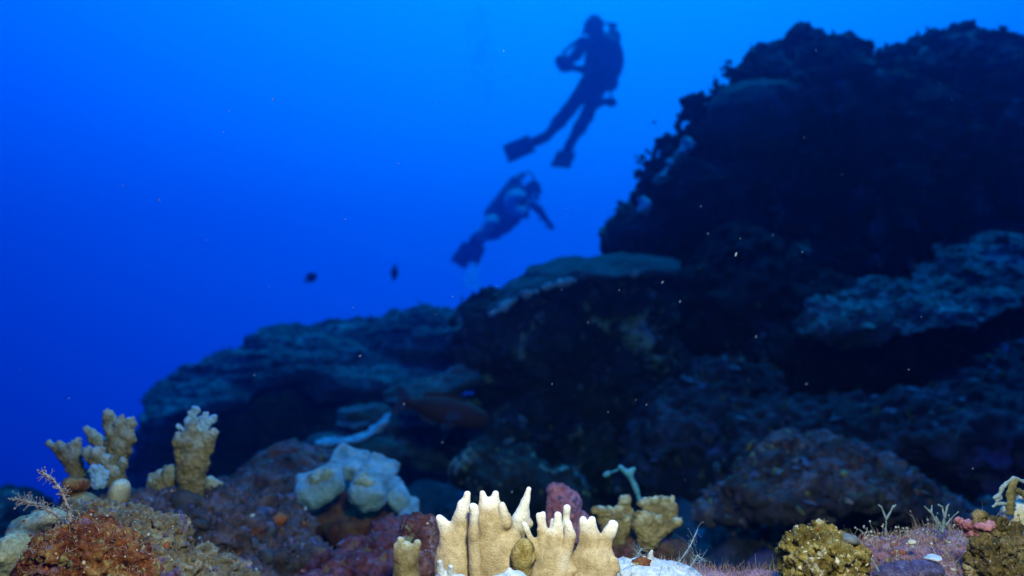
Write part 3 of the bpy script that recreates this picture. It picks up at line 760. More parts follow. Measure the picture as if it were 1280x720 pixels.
red = rock('encrusted_boulder', 'rust red boulder with olive and cream crust in the bottom left corner', 'reef rock', M_redbrown,
     [E(104, 700, .53, 62, 46, .035), E(150, 715, .53, 40, 32, .03), E(78, 728, .52, 50, 40, .03)], .53, 1.3, 8,
     [(36, 6, 'n'), (18, 8, 'r'), (10, 6, 'w'), (6, 3.4, 'w'), (3, 1.4, 'r')], warp=[(10, 30), (5, 14)], seed=18.0,
     grow=[G(M_olig, 300, .8, 3.2, 'lump'), G(M_creamg, 120, .6, 2.2, 'lump'), G(M_redg, 260, .8, 3.4, 'lump'), G(M_redg, 500, 1.5, 5, 'tuft', 'algae_tuft'), G(M_turf, 700, .35, 9, 'hair', 'turf_algae')])
rock('yellow_crust', 'pale yellow rounded crust at the left edge below the feathery hydroid', 'coral', M_paleyel,
     [E(42, 655, .62, 28, 13, .02, -22), E(20, 690, .60, 22, 30, .025, 14), E(2, 715, .60, 30, 24, .02), E(62, 648, .62, 18, 9, .015, -10)], .61, 1.0, 6,
     [(24, 4, 'n'), (10, 2, 'n'), (5, .9, 'w')], seed=19.0, grow=[G(M_redg, 14, 1, 3.5, 'lump'), G(M_creamg, 50, .6, 2, 'lump')])
rock('mixed_rubble', 'lumpy rock of cream, olive and violet crust right of the rust red boulder', 'reef rock', M_rubble,
     [E(190, 690, .60, 42, 40, .03), E(150, 655, .64, 44, 20, .03, 8), E(225, 715, .60, 44, 34, .03), E(110, 652, .66, 40, 22, .03), E(280, 735, .62, 50, 30, .03)], .61, 1.2, 8,
     [(36, 9, 'n'), (18, 9, 'r'), (10, 6, 'w'), (6, 3, 'w'), (3, 1.4, 'r')], warp=[(12, 36), (6, 16)], seed=20.0,
     grow=[G(M_creamg, 120, .7, 3, 'lump'), G(M_olig, 240, .7, 3.5, 'lump'), G(M_purg, 200, .8, 4, 'lump'), G(M_redg, 60, 1, 3.5, 'lump'), G(M_olig, 300, 1.2, 5, 'tuft', 'algae_tuft'), G(M_turf, 300, .35, 8, 'hair', 'turf_algae')])

def tips_attr(V, tips, r, d):
    t = np.zeros(len(V))
    for (px, py, dd) in tips:
        t = np.maximum(t, np.clip(1.25 - np.linalg.norm(V - P(px, py, dd), axis=1) / (r * S(d)), 0, 1))
    return t
def coral_part(parent, name, mat, prims, vox, k, d, tips=(), tr=12, octaves=(), flat=1.0, sub=(), seed=0.0, label=None):
    px = S(d)
    vox = vox * (1.55 if d > .7 else 1.25)
    V, Q = surface(prims, vox * px, k * px, sub, flat=flat)
    V = rough(V, Q, px, octaves, seed)
    o = mesh_obj(name, V, Q, mat, parent=parent, attrs={'tip': tips_attr(V, tips, tr, d)})
    return tag(o, label)
def fan(parent, mat, base, tops, d, rb, rt, seed, knobs=0, tr=10, flat=1.35):
    knobs += 3
    """stubby coral branch: BASE splits towards each of TOPS, edges knobbed"""
    rs = np.random.RandomState(seed)
    pr = []
    for (x, y, r) in tops:
        pr.append(K((base[0], base[1], d), (x, y, d), rb, r))
        for _ in range(knobs):
            a = rs.rand() * 6.28
            q = .30 + .3 * rs.rand(); pr.append(E(x + math.cos(a) * r * 1.15, y + math.sin(a) * r * 1.05, d - S(d) * r * .6 * rs.rand(), r * q, r * q, S(d) * r * q))
    return coral_part(parent, 'branch', mat, pr, 0.9, 3.5, d, [(x, y - r * .8, d) for x, y, r in tops], tr, [(14, 3, 'n'), (8, 3, 'w'), (5, 2.2, 'r'), (2.6, .8, 'n')], flat=flat, seed=seed)
tc1 = empty('tan_coral', P(120, 620, .84), 'tan knobbly branching coral standing against open blue water at the left', 'coral')
fan(tc1, M_tan, (98, 594), [(62, 553, 3.2), (76, 555, 4.5), (88, 556, 4.5), (97, 549, 3.2), (93, 570, 6)], .84, 7, 4, 1, 0)
fan(tc1, M_tan, (146, 596), [(137, 517, 5), (150, 530, 8), (163, 527, 6), (160, 545, 8), (141, 540, 7), (152, 560, 8), (132, 513, 3)], .85, 7, 6, 2, 0)
fan(tc1, M_tan, (136, 580), [(110, 537, 4), (118, 546, 6), (128, 554, 7)], .86, 7, 5, 3, 0)
fan(tc1, M_tan, (144, 606), [(110, 568, 6), (122, 567, 7), (134, 576, 7), (142, 590, 7)], .82, 7, 6, 4, 0)
fan(tc1, M_bluetip, (124, 604), [(114, 588, 4), (124, 586, 5), (132, 594, 5)], .81, 7, 5, 5, 0)
fan(tc1, M_tan, (152, 600), [(153, 578, 4.5)], .84, 5, 5, 6, 0)
tc2 = empty('column_coral', P(235, 625, .88), 'tan column coral topped with a pale blue ragged tuft, right of the tan branching coral', 'coral')
fan(tc2, M_tan, (238, 616), [(238, 575, 11), (236, 556, 12), (222, 545, 6), (240, 540, 9), (258, 547, 7), (248, 560, 9), (266, 541, 4)], .88, 13, 8, 7, 0)
fan(tc2, M_tan, (206, 622), [(200, 598, 11), (212, 596, 9), (190, 606, 6)], .89, 12, 8, 8, 0)
fan(tc2, M_tan, (262, 618), [(262, 602, 7), (271, 606, 5)], .9, 9, 6, 9, 0)
o = fan(tc2, M_bluetip, (243, 544), [(234, 527, 3.0), (244, 512, 2.6), (266, 523, 3.6), (258, 518, 2.4), (254, 532, 4.4), (241, 524, 4.2), (225, 534, 2.4), (238, 517, 2.2), (248, 526, 4)], .885, 5, 4, 10, 0)
o['label'] = 'pale blue ragged top'
tc3 = empty('yellow_knob_coral', P(140, 650, .74), 'yellowish rounded knob coral in front of the tan branching coral', 'coral')
coral_part(tc3, 'branch', M_tanold, [K((138, 650, .74), (150, 612, .74), 16, 13), K((128, 650, .74), (134, 632, .74), 10, 9)], .9, 4, .74, [(150, 602, .73)], 22, [(20, 2, 'n'), (8, .8, 'n')], label='upright pale topped knob')
coral_part(tc3, 'lobe', M_paleyel, [E(132, 640, .70, 20, 8, .012, -8), E(122, 648, .70, 12, 7, .01)], .9, 4, .70, octaves=[(16, 2, 'n'), (6, .6, 'n')], seed=2)
rk = rock('brown_coral', 'brown knob with a rust red top between the feathery hydroid and yellow knob coral', 'coral', M_tanold,
     [E(102, 632, .70, 20, 17, .02), E(98, 645, .70, 17, 14, .018)], .7, .9, 4, [(18, 2.5, 'n'), (8, 1.4, 'w'), (4, .6, 'n')], seed=21.0)
add_part(rk, 'rusty_top', M_redbrown, [E(96, 605, .70, 15, 9, .014, 8), E(88, 612, .70, 7, 8, .01)], .9, 3, [(12, 2, 'n'), (5, 1, 'w')], 3, .7, 'rust red crust')
coral_part(tc1, 'base', M_dark, [E(128, 632, .86, 52, 26, .04), E(110, 605, .86, 24, 20, .03)], 1.4, 6, .86, octaves=[(20, 4, 'n'), (8, 2, 'w')], seed=4)
coral_part(tc2, 'base', M_dark, [E(236, 634, .90, 52, 20, .04), E(230, 628, .87, 22, 15, .02)], 1.4, 6, .88, octaves=[(20, 4, 'n'), (8, 2, 'w')], seed=6)

def frond(name, label, spine, d, rad, nb, lb, mat, seed, dr=0.6):
    """feathery hydroid: a stem along SPINE with fine side filaments"""
    root = empty(name, P(*spine[0], d), label, 'hydroid')
    pr = [K((*a, d), (*b, d), rad, rad * .8) for a, b in zip(spine[:-1], spine[1:])]
    V, Q = surface(pr, rad * .45 * S(d), 0, pad=0)
    mesh_obj('stem', V, Q, mat, parent=root)
    rs = np.random.RandomState(seed)
    pts, dirs = [], []
    sp = [np.array(P(*q, d)) for q in spine]
    for i in range(nb):
        t = rs.rand() * (len(sp) - 1) * .999; j = int(t)
        p = sp[j] + (t - j) * (sp[j + 1] - sp[j]); dirn = sp[j + 1] - sp[j]; dirn = dirn / np.linalg.norm(dirn)
        pts.append(p); dirs.append(dirn * dr + rs.normal(size=3) * .75)
    v, f = filaments(pts, dirs, lb * S(d), rad * .35 * S(d), rs, curl=.5, bead=1.5)
    tag(mesh_obj('side_branch', v, f, mat, parent=root), kind='stuff')
    return root
frond('feathery_hydroid', 'feathery brownish hydroid stem leaning up and left over open water, upper one of two', [(92, 668), (86, 640), (78, 615), (66, 600), (52, 590)], .56, 2.0, 120, 9, M_hydro, 3)
frond('feathery_hydroid', 'feathery pale hydroid reaching left over open water, lower one of two', [(92, 660), (66, 640), (44, 630), (22, 624)], .57, 1.8, 150, 11, M_hydro, 4)

# ================================================================== CENTRE FOREGROUND: BEIGE FINGER CORAL
D0 = .50
fc = empty('finger_coral', P(660, 790, D0), 'sharp beige coral colony of flat blades with pale fingers at the bottom centre', 'coral')
OC = [(22, 1.6, 'n'), (8, .55, 'n')]
def k2(x0, y0, r0, x1, y1, r1, dz=0.0): return K((x0, y0, D0 + dz), (x1, y1, D0 + dz), r0, r1)
coral_part(fc, 'blade', M_beige, [k2(570, 775, 30, 567, 694, 23), k2(570, 700, 22, 578, 645, 9), k2(578, 650, 9, 584, 618, 4.2), k2(574, 648, 6, 576, 632, 4), k2(563, 672, 14, 549, 649, 4.2), k2(588, 720, 12, 585, 680, 8)],
           1.15, 7, D0, [(584, 614, D0), (549, 646, D0), (576, 629, D0)], 20, OC, flat=1.5, sub=[k2(596, 722, 5, 596, 704, 3.5)], seed=1)
coral_part(fc, 'blade', M_beige, [k2(594, 720, 8, 592, 665, 6.5, -.008), k2(592, 668, 6.5, 593, 636, 4.4, -.008), k2(594, 640, 4, 591, 634, 4.6, -.008)], 1.0, 5, D0, [(592, 632, D0 - .008)], 22, OC, seed=2)
coral_part(fc, 'blade', M_beige, [k2(630, 775, 36, 623, 690, 28), k2(622, 700, 27, 612, 638, 15), k2(608, 648, 12, 603, 617, 4.2), k2(614, 645, 10, 619, 618, 4.2), k2(611, 636, 9, 611, 630, 6), k2(634, 680, 16, 630, 650, 10), k2(632, 655, 8, 628, 634, 5, -.006), k2(645, 700, 14, 640, 670, 10)],
           1.1, 4, D0, [(602, 614, D0), (619, 615, D0), (610, 620, D0), (628, 632, D0 - .008)], 17, OC, flat=1.4, seed=3)
coral_part(fc, 'blade', M_beige, [k2(640, 690, 14, 650, 652, 10, .018), k2(650, 656, 10, 655, 640, 7, .018), k2(653, 645, 7, 661, 612, 3.4, .016), k2(648, 650, 6, 655, 628, 4, .017), k2(660, 655, 6, 648, 660, 9, .018)],
           1.1, 5, D0 + .016, [(661, 608, D0 + .016), (656, 624, D0 + .016), (648, 640, D0 + .016)], 20, OC, flat=1.2, seed=4)
coral_part(fc, 'blade', M_beige, [k2(692, 780, 40, 694, 700, 23), k2(694, 705, 20, 692, 672, 12), k2(676, 694, 9, 667, 678, 5.5), k2(668, 682, 5.5, 655, 656, 3.5), k2(680, 690, 11, 677, 664, 6.5), k2(678, 664, 5, 673, 644, 3.6), k2(679, 664, 5, 678.5, 643, 3.8), k2(696, 680, 10, 698, 645, 5),
                                  k2(704, 682, 9, 708, 654, 5.5, .006), k2(707, 660, 6, 709, 635, 4.4, .006), k2(706, 695, 10, 713, 670, 6.2, -.004), k2(713, 672, 6.2, 710, 655, 4.6, -.004), k2(714, 712, 9, 713, 707, 6, -.005), k2(652, 785, 20, 682, 712, 15), k2(691, 676, 5, 692, 652, 3.6, .004)],
           1.0, 2.6, D0, [(654, 653, D0), (673, 640, D0), (679, 640, D0), (699, 640, D0), (710, 630, D0 + .006), (710, 652, D0), (713, 704, D0 - .014), (692, 648, D0)], 18, OC, flat=1.25, seed=5)
coral_part(fc, 'blade', M_beige, [k2(743, 780, 36, 742, 705, 28), k2(742, 710, 24, 738, 675, 14), k2(732, 680, 8, 729, 650, 4.2), k2(740, 676, 8.5, 741, 650, 4.6), k2(752, 692, 12, 762, 666, 6.5), k2(762, 668, 6.5, 766, 655, 4.6), k2(763, 668, 5, 770, 657, 3.8), k2(736, 668, 6, 736, 660, 5), k2(770, 712, 7, 768, 704, 6, -.006)],
           1.15, 5, D0, [(729, 646, D0), (741, 646, D0), (766, 651, D0), (771, 656, D0)], 19, OC, flat=1.4, seed=6)
o = coral_part(fc, 'base', M_beige, [E(600, 800, D0 + .01, 62, 50, .04), E(700, 800, D0 + .01, 90, 48, .045)], 3.0, 10, D0 + .01, octaves=OC, seed=7)
rock('ribbed_sponge', 'small olive brown porous ball wedged between two beige coral blades', 'sponge', M_ball,
     [E(654, 694, .488, 15, 21, .007, 10), E(652, 712, .49, 12, 14, .007)], .49, .8, 3, [(9, 1.5, 'w'), (4, 1.0, 'w'), (2, .4, 'n')], seed=22.0, sub=[E(668, 694, .482, 4, 9, .006, 10)])
for j, (lab, pr, tp) in enumerate((
    ('white twin pointed coral tip in front of the leftmost beige blade', [K((556, 735, .465), (553, 722, .465), 16, 9), K((552, 724, .465), (550, 703, .462), 7, 3.4), K((562, 724, .465), (563, 709, .462), 6, 3.2), E(572, 728, .465, 16, 9, .010)], 0),
    ('white blunt coral tip below the olive brown ball', [K((636, 738, .465), (637, 712, .465), 20, 3.0), E(646, 722, .465, 16, 7, .010, 14), E(628, 730, .465, 18, 12, .010)], 0))):
    V, Q = surface(pr, .9 * S(.465), 4 * S(.465)); V = rough(V, Q, S(.465), [(10, 1.3, 'n'), (4, .5, 'n')], j)
    tag(mesh_obj('coral_tip', V, Q, M_bleach), lab, 'coral')
bl = rock('bleached_rock', 'pale blue white rock with one small spike right of the beige coral', 'reef rock', M_bleach,
     [E(818, 724, .52, 56, 21, .03, 4), E(845, 722, .53, 38, 15, .025, 12), K((812, 708, .52), (815, 690, .52), 7, 2.6), E(785, 716, .52, 24, 14, .02)], .52, 1.1, 6, [(24, 4, 'n'), (12, 2, 'r'), (6, 1, 'n'), (3, .5, 'w')], seed=23.0,
     grow=[G(M_creamg, 60, .6, 2, 'lump'), G(M_hydro, 140, .3, 8, 'hair', 'turf_algae')])
add_part(bl, 'brown_crust', M_redbrown, [E(802, 705, .516, 13, 6, .008, -14), E(795, 711, .512, 8, 3, .006)], .7, 3, [(9, 5, 'n'), (5, 3, 'w'), (2.5, 1, 'n')], 2, .51)
for lab, sp in (('thin glassy hydroid sprig on the right slope of the pale blue white rock', [(842, 712), (852, 698), (862, 684), (872, 662)]),
                ('short beaded hydroid sprig at the right end of the pale blue white rock', [(858, 716), (866, 704), (872, 694), (878, 700)]),
                ('small hydroid sprig beside the spike of the pale blue white rock', [(800, 700), (798, 692), (802, 686)])):
    frond('glassy_hydroid', lab, sp, .52, .7, 46, 12, M_white, len(lab), .3)
rock('pink_sponge', 'smooth pink and lilac cone shaped sponge behind the beige coral', 'sponge', M_sponge,
     [K((702, 668, .78), (698, 616, .78), 23, 13), E(706, 634, .78, 20, 22, .016, 20), E(722, 660, .79, 16, 22, .015), E(696, 655, .78, 18, 22, .015)], .78, 1.1, 8, [(26, 4, 'n'), (13, 3.4, 'r'), (6, 1.6, 'w'), (3, .7, 'n')], seed=24.0, grow=[G(M_turf, 60, .3, 5, 'hair', 'turf_algae'), G(M_purg, 40, .8, 3, 'lump')])
oc = empty('stubby_coral', P(800, 700, .84), 'brown stubby fingered coral with white tips behind the right beige blade', 'coral')
fan(oc, M_tanold, (790, 665), [(780, 628, 6), (774, 640, 8), (764, 640, 6)], .84, 12, 6, 11, 1, tr=7)
fan(oc, M_tanold, (826, 668), [(818, 628, 8), (806, 630, 5), (830, 632, 8), (841, 628, 5), (836, 645, 10)], .83, 12, 7, 12, 1, tr=7)
fan(oc, M_tanold, (812, 675), [(806, 648, 7), (800, 655, 9), (822, 655, 9), (846, 652, 4)], .80, 12, 8, 13, 1, tr=6)
fan(oc, M_tanold, (770, 675), [(752, 640, 7), (760, 655, 9), (783, 655, 9)], .82, 12, 8, 14, 1, tr=5)
coral_part(oc, 'base', reef_mat('stubby_base', [(.07, .03, .02), (.15, .07, .05), (.20, .15, .06)], .02, [((.22, .06, .12), .02, .6)], seed=35), [E(806, 690, .84, 50, 30, .04), E(770, 690, .84, 36, 28, .035), E(840, 705, .84, 30, 30, .03)], 1.4, 8, .84, octaves=[(24, 5, 'n'), (10, 3, 'w'), (5, 1, 'n')], seed=3)
sr = empty('sea_rod', P(805, 640, 1.1), 'thin teal crooked sea rod rising behind the brown stubby coral', 'coral')
add_part(sr, 'stem', M_rod, [K((802, 630, 1.1), (793, 606, 1.1), 3, 3), K((793, 606, 1.1), (786, 592, 1.1), 3, 4), K((786, 592, 1.1), (776, 584, 1.1), 4, 3), K((786, 592, 1.1), (792, 587, 1.1), 3.5, 3)], .9, 3, [(10, 1.5, 'n'), (4, .6, 'w')], 1, 1.1)
add_part(sr, 'branch', M_rod, [K((760, 592, 1.12), (756, 594, 1.12), 2.6, 2), K((760, 592, 1.12), (776, 586, 1.1), 1.4, 2)], .9, 3, [(10, 1.2, 'n')], 2, 1.1)

# ================================================================== RIGHT FOREGROUND
yr = rock('olive_rock', 'knobbly yellow olive rock with white flecks, left end of the right foreground', 'reef rock', M_olive,
     [E(1025, 706, .50, 36, 40, .03), E(1006, 700, .50, 22, 34, .025), E(1050, 700, .51, 24, 30, .025), E(1030, 730, .5, 46, 30, .03)], .50, .95, 7,
     [(28, 9, 'n'), (15, 8, 'r'), (8, 4, 'w'), (4, 1.8, 'r')], warp=[(9, 26), (5, 12)], seed=25.0,
     grow=[G(M_olig, 400, .6, 2.4, 'lump'), G(M_creamg, 260, .5, 2.6, 'lump'), G(M_creamg, 14, 2, 4.5, 'lump'), G(M_redg, 30, .8, 2, 'lump'), G(M_olig, 700, .9, 4, 'tuft', 'algae_tuft'), G(M_creamg, 160, .25, 5, 'hair', 'turf_algae')])
add_part(yr, 'grey_shelf', M_greyg, [E(1058, 674, .50, 13, 7, .012, 14), E(1046, 680, .497, 10, 5, .01)], .8, 3, [(10, 2, 'n'), (4, .8, 'w')], 1, .5, 'grey flat topped crust')
bed = rock('mauve_rock', 'low mauve rock furred with fine pink turf right of the yellow olive rock', 'reef rock', M_mauve,
     [E(1130, 722, .58, 70, 44, .05), E(1185, 706, .60, 52, 40, .045), E(1085, 716, .57, 34, 34, .035), E(1230, 720, .60, 50, 44, .05)], .58, 1.2, 8,
     [(34, 6, 'n'), (16, 4, 'r'), (8, 2.6, 'w'), (4, 1, 'n')], seed=26.0,
     grow=[G(M_redg, 160, .8, 4, 'lump', 'encrusting_growth', lambda V: V[:, 0] < P(1120, 700, .58)[0]), G(M_creamg, 100, .6, 2.6, 'lump'), G(M_purg, 240, .8, 4, 'lump'), G(M_redg, 200, 1, 6, 'tuft', 'algae_tuft', lambda V: V[:, 0] < P(1115, 700, .58)[0]),
           G(M_rubble, 240, .8, 5, 'lump'), G(M_mauve, 120, 1.2, 6, 'lump'), G(M_olig, 500, .9, 5, 'tuft', 'algae_tuft'), G(M_turf, 1100, .27, 14, 'hair', 'turf_algae'), G(M_turfor, 600, .27, 12, 'hair', 'turf_algae'), G(M_redg, 400, 1, 5, 'tuft', 'algae_tuft')])
V, N = o_V[bed.name]
rs = np.random.RandomState(41)
ix = pick(V, N, 150, rs, up=0.1)
v, f = filaments(V[ix], N[ix] * .4 + np.array([0, -.1, .8]), S(.58) * 20, S(.58) * .35, rs, bead=3.4, branch=.35)
tag(mesh_obj('beaded_algae', v, f, M_creamg, parent=bed), kind='stuff')
rock('violet_crust', 'deep violet blue fuzzy patch at the bottom edge under the mauve rock', 'sponge', reef_mat('violet_crust', [(.04, .035, .09), (.10, .09, .20), (.22, .19, .34)], .01, [((.5, .46, .52), .006, .68)], seed=37),
     [E(1128, 716, .525, 36, 13, .012, -6), E(1155, 712, .53, 24, 10, .012)], .53, .9, 5, [(14, 2.4, 'n'), (6, 1.4, 'w'), (3, .6, 'n')], seed=27.0, grow=[G(M_purg, 200, .5, 2, 'lump'), G(M_purg, 300, .25, 5, 'hair', 'turf_algae')])
def forked(label, stem, d, th, seed):
    root = empty('forked_algae', P(*stem[0][0], d), label, 'algae')
    for a, b, r in stem:
        V, Q = surface([K((*a, d), (*b, d), r * th * .8, r * th * .6)], .5 * S(d), 0, flat=1.5)
        V = rough(V, Q, S(d), [(6, .7, 'n')], seed); mesh_obj('branch', V, Q, M_forked, parent=root)
forked('small green grey Y forked algae blade rising alone above the pink turf', [((1107, 668), (1108, 648), 1.6), ((1108, 649), (1102, 634), 1.8), ((1108, 649), (1117, 633), 1.8), ((1102, 634), (1098, 631), 1.3), ((1117, 634), (1120, 631), 1.3)], .60, 1, 1)
forked('antler shaped pale algae, left sprig of the pair above the pink turf', [((1172, 655), (1164, 640), 1.8), ((1164, 641), (1156, 633), 1.5), ((1164, 641), (1165, 632), 1.4), ((1172, 655), (1172, 664), 1.8)], .585, 1, 2)
forked('antler shaped pale algae, taller right sprig of the pair above the pink turf', [((1178, 664), (1181, 646), 2.4), ((1181, 647), (1178, 634), 2.2), ((1181, 647), (1184, 633), 2.2), ((1178, 634), (1173, 631), 1.6), ((1184, 633), (1186, 630), 1.6), ((1183, 656), (1192, 645), 1.7), ((1192, 645), (1198, 640), 1.3), ((1178, 660), (1170, 646), 1.6)], .575, 1, 3)
forked('pale green forked algae at the bottom edge right of the olive rock', [((1088, 722), (1080, 700), 2.2), ((1080, 702), (1074, 694), 1.8), ((1080, 702), (1088, 698), 1.8), ((1089, 699), (1094, 706), 1.8), ((1094, 706), (1098, 714), 1.8)], .495, 1, 4)
rock('shell_fragment', 'white flat fragment lying on the mauve rock beside the tan coral', 'fragment', M_bleach, [E(1168, 697, .535, 8, 2.4, .006, -4, 10), E(1161, 698, .535, 5, 1.6, .004)], .535, .6, 2, [(8, 1, 'n')], seed=28.0)
rock('shell_fragment', 'cream rounded fragment lodged in the pink turf', 'fragment', M_creamg, [E(1140, 678, .545, 5, 3.2, .003, -12)], .545, .6, 2, [(6, .8, 'n')], seed=29.0)
rc = rock('brown_coral', 'dark olive and tan ragged coral clump in the bottom right corner', 'coral', reef_mat('ragged_coral', [(.05, .035, .012), (.15, .105, .03), (.36, .28, .13)], .014, [((.46, .36, .22), .022, .57), ((.04, .03, .012), .016, .60), ((.6, .55, .42), .005, .70)], bump=.9, seed=46),
     [E(1242, 716, .50, 22, 40, .02), E(1276, 716, .50, 28, 34, .025), K((1226, 700, .51), (1223, 652, .515), 8, 5), K((1244, 700, .51), (1252, 662, .51), 9, 8), K((1262, 700, .50), (1274, 676, .505), 10, 7), K((1234, 690, .505), (1238, 660, .51), 7, 4), E(1302, 712, .5, 24, 34, .02), K((1258, 690, .50), (1266, 664, .51), 6, 4)], .5, 1.0, 6,
     [(28, 8, 'n'), (14, 8, 'r'), (7, 4, 'w'), (3.5, 2.4, 'r')], warp=[(13, 26), (8, 12)], seed=30.0,
     grow=[G(M_olig, 240, .7, 2.8, 'lump'), G(M_creamg, 60, .5, 2, 'lump'), G(M_olig, 900, 1.0, 5, 'tuft', 'algae_tuft'), G(M_turf, 500, .28, 9, 'hair', 'turf_algae')])
add_part(rc, 'pink_crust', M_pinkg, [K((1198, 650, .52), (1210, 662, .52), 4, 5), E(1216, 668, .515, 5, 6, .008), E(1230, 657, .51, 13, 5, .008, -8), E(1208, 656, .52, 10, 6, .008, 20)], .8, 3, [(9, 4, 'w'), (5, 2.4, 'n'), (2.5, .8, 'r')], 1, .52, 'bright pink crust on the upper edge')
kb = rock('beige_knob', 'bulbous beige knob at the right edge above the olive brown coral', 'coral', M_creamg,
     [E(1268, 646, .53, 12, 18, .012), E(1285, 640, .53, 14, 26, .014), E(1272, 664, .525, 20, 8, .012, 6)], .53, .9, 5, [(18, 3, 'n'), (8, 1.6, 'w'), (4, .6, 'n')], seed=31.0, grow=[G(M_olig, 60, .6, 2.4, 'lump')])
add_part(kb, 'pale_crust', M_bleach, [E(1268, 666, .517, 18, 6, .006, 8), E(1282, 672, .517, 10, 5, .006)], .8, 3, [(10, 1.6, 'n'), (4, .6, 'w')], 2, .52, 'bluish white crust at the foot')
gc = empty('curling_coral', P(1270, 640, .52), 'pale green branching growth curling left over the right edge knob', 'coral')
for pts, r in (([(1280, 602), (1266, 598), (1254, 608), (1249, 620), (1243, 622)], 2.6), ([(1268, 632), (1256, 630), (1246, 630), (1242, 633)], 2.4), ([(1262, 640), (1264, 620), (1267, 600)], 5), ([(1268, 612), (1280, 618), (1290, 616)], 4), ([(1252, 610), (1250, 622), (1246, 626)], 2.2)):
    V, Q = surface([K((*a, .52), (*b, .52), r, r * .9) for a, b in zip(pts[:-1], pts[1:])], .7 * S(.52), 2 * S(.52)); V = rough(V, Q, S(.52), [(8, 1.6, 'n'), (4, .7, 'w')], r)
    mesh_obj('branch', V, Q, M_forked if r < 4 else M_olig, parent=gc)
rock('turf_hump', 'small dark hump furred with pale filaments at the bottom edge left of the olive rock', 'reef rock', M_mauve,
     [E(890, 738, .56, 44, 24, .03), E(960, 742, .55, 50, 26, .03)], .56, 1.2, 6, [(24, 4, 'n'), (10, 2.4, 'w'), (5, 1, 'n')], seed=32.0, grow=[G(M_purg, 120, .6, 3, 'lump'), G(M_turf, 500, .3, 11, 'hair', 'turf_algae'), G(M_hydro, 120, .3, 16, 'hair', 'turf_algae')])

# ================================================================== FISH
def fish(name, label, c, L, yaw, pitch, mat, finmat, hgt=.42, group=None, forked_tail=.5):
    """c = world point of the body's middle; the fish looks along +x before turning"""
    root = empty(name, c, label, 'fish', group)
    M = np.array(Matrix.Rotation(R(yaw), 3, 'Z') @ Matrix.Rotation(R(-pitch), 3, 'Y'))
    def W(V): return V @ M.T + np.array(c)
    h = hgt * L
    V, Q = surface([Em((0.03 * L, 0, 0), (.36 * L, .085 * L, h * .5)), Em((.22 * L, 0, -.01 * L), (.20 * L, .075 * L, h * .36)), Km((-.1 * L, 0, 0), (-.40 * L, 0, .005 * L), .10 * L, .045 * L)], L / 60, .05 * L, flat=1.0)
    V[:, 1] *= .8
    body = mesh_obj('body', W(V), Q, mat, parent=root)
    def plate(nm, pts, th, m, y=0.0):
        n = len(pts)
        V = np.array([(x * L, y + s * th * L, z * L) for s in (-1, 1) for x, z in pts])
        F = [tuple(range(n))[::-1], tuple(range(n, 2 * n))] + [(i, (i + 1) % n, n + (i + 1) % n, n + i) for i in range(n)]
        mesh_obj(nm, W(V), F, m, parent=root, shade=False)
    z = hgt
    plate('tail_fin', [(-.36, .04), (-.48, .13), (-.54, .14), (-.50 - .0 * forked_tail, .03), (-.50, -.03), (-.54, -.14), (-.48, -.13), (-.36, -.04)], .006, finmat)
    plate('dorsal_fin', [(.20, z * .40), (.12, z * .62), (-.10, z * .62), (-.24, z * .50), (-.30, z * .22), (-.1, z * .34)], .006, mat)
    plate('anal_fin', [(-.05, -z * .42), (-.12, -z * .62), (-.24, -z * .48), (-.30, -z * .2)], .006, finmat)
    for s in (-1, 1):
        plate('pectoral_fin', [(.14, -.02), (.02, -.10), (-.04, -.06), (.02, .02)], .004, finmat, s * .085 * L)
        plate('pelvic_fin', [(.10, -z * .42), (.02, -z * .66), (-.04, -z * .56), (.0, -z * .42)], .004, finmat, s * .03 * L)
        ev, ef = ico()
        e = mesh_obj('eye', W(ev * .022 * L + np.array((.30 * L, s * .045 * L, .035 * L))), ef, M_gear, parent=root)
    return root
fish('small_fish', 'small dark fish over open blue water, left of the two', P(389, 347, 5.0), .10, 35, 35, M_fish, M_fish, .5, 'dark fish over open water')
fish('small_fish', 'small dark crescent shaped fish over open blue water, right of the two', P(493, 341, 5.0), .13, -60, -10, M_fish, M_fish, .62, 'dark fish over open water')
fish('reef_fish', 'dim reddish fish facing right under the low ledge at the foot of the middle boulder', P(560, 514, 1.85), .235, 14, -12, M_redfish, M_fin, .26)
fish('tiny_fish', 'tiny dark fish hovering beside the ragged left edge of the tower', P(795, 196, 4.0), .05, 70, 40, M_fish, M_fish, .5)

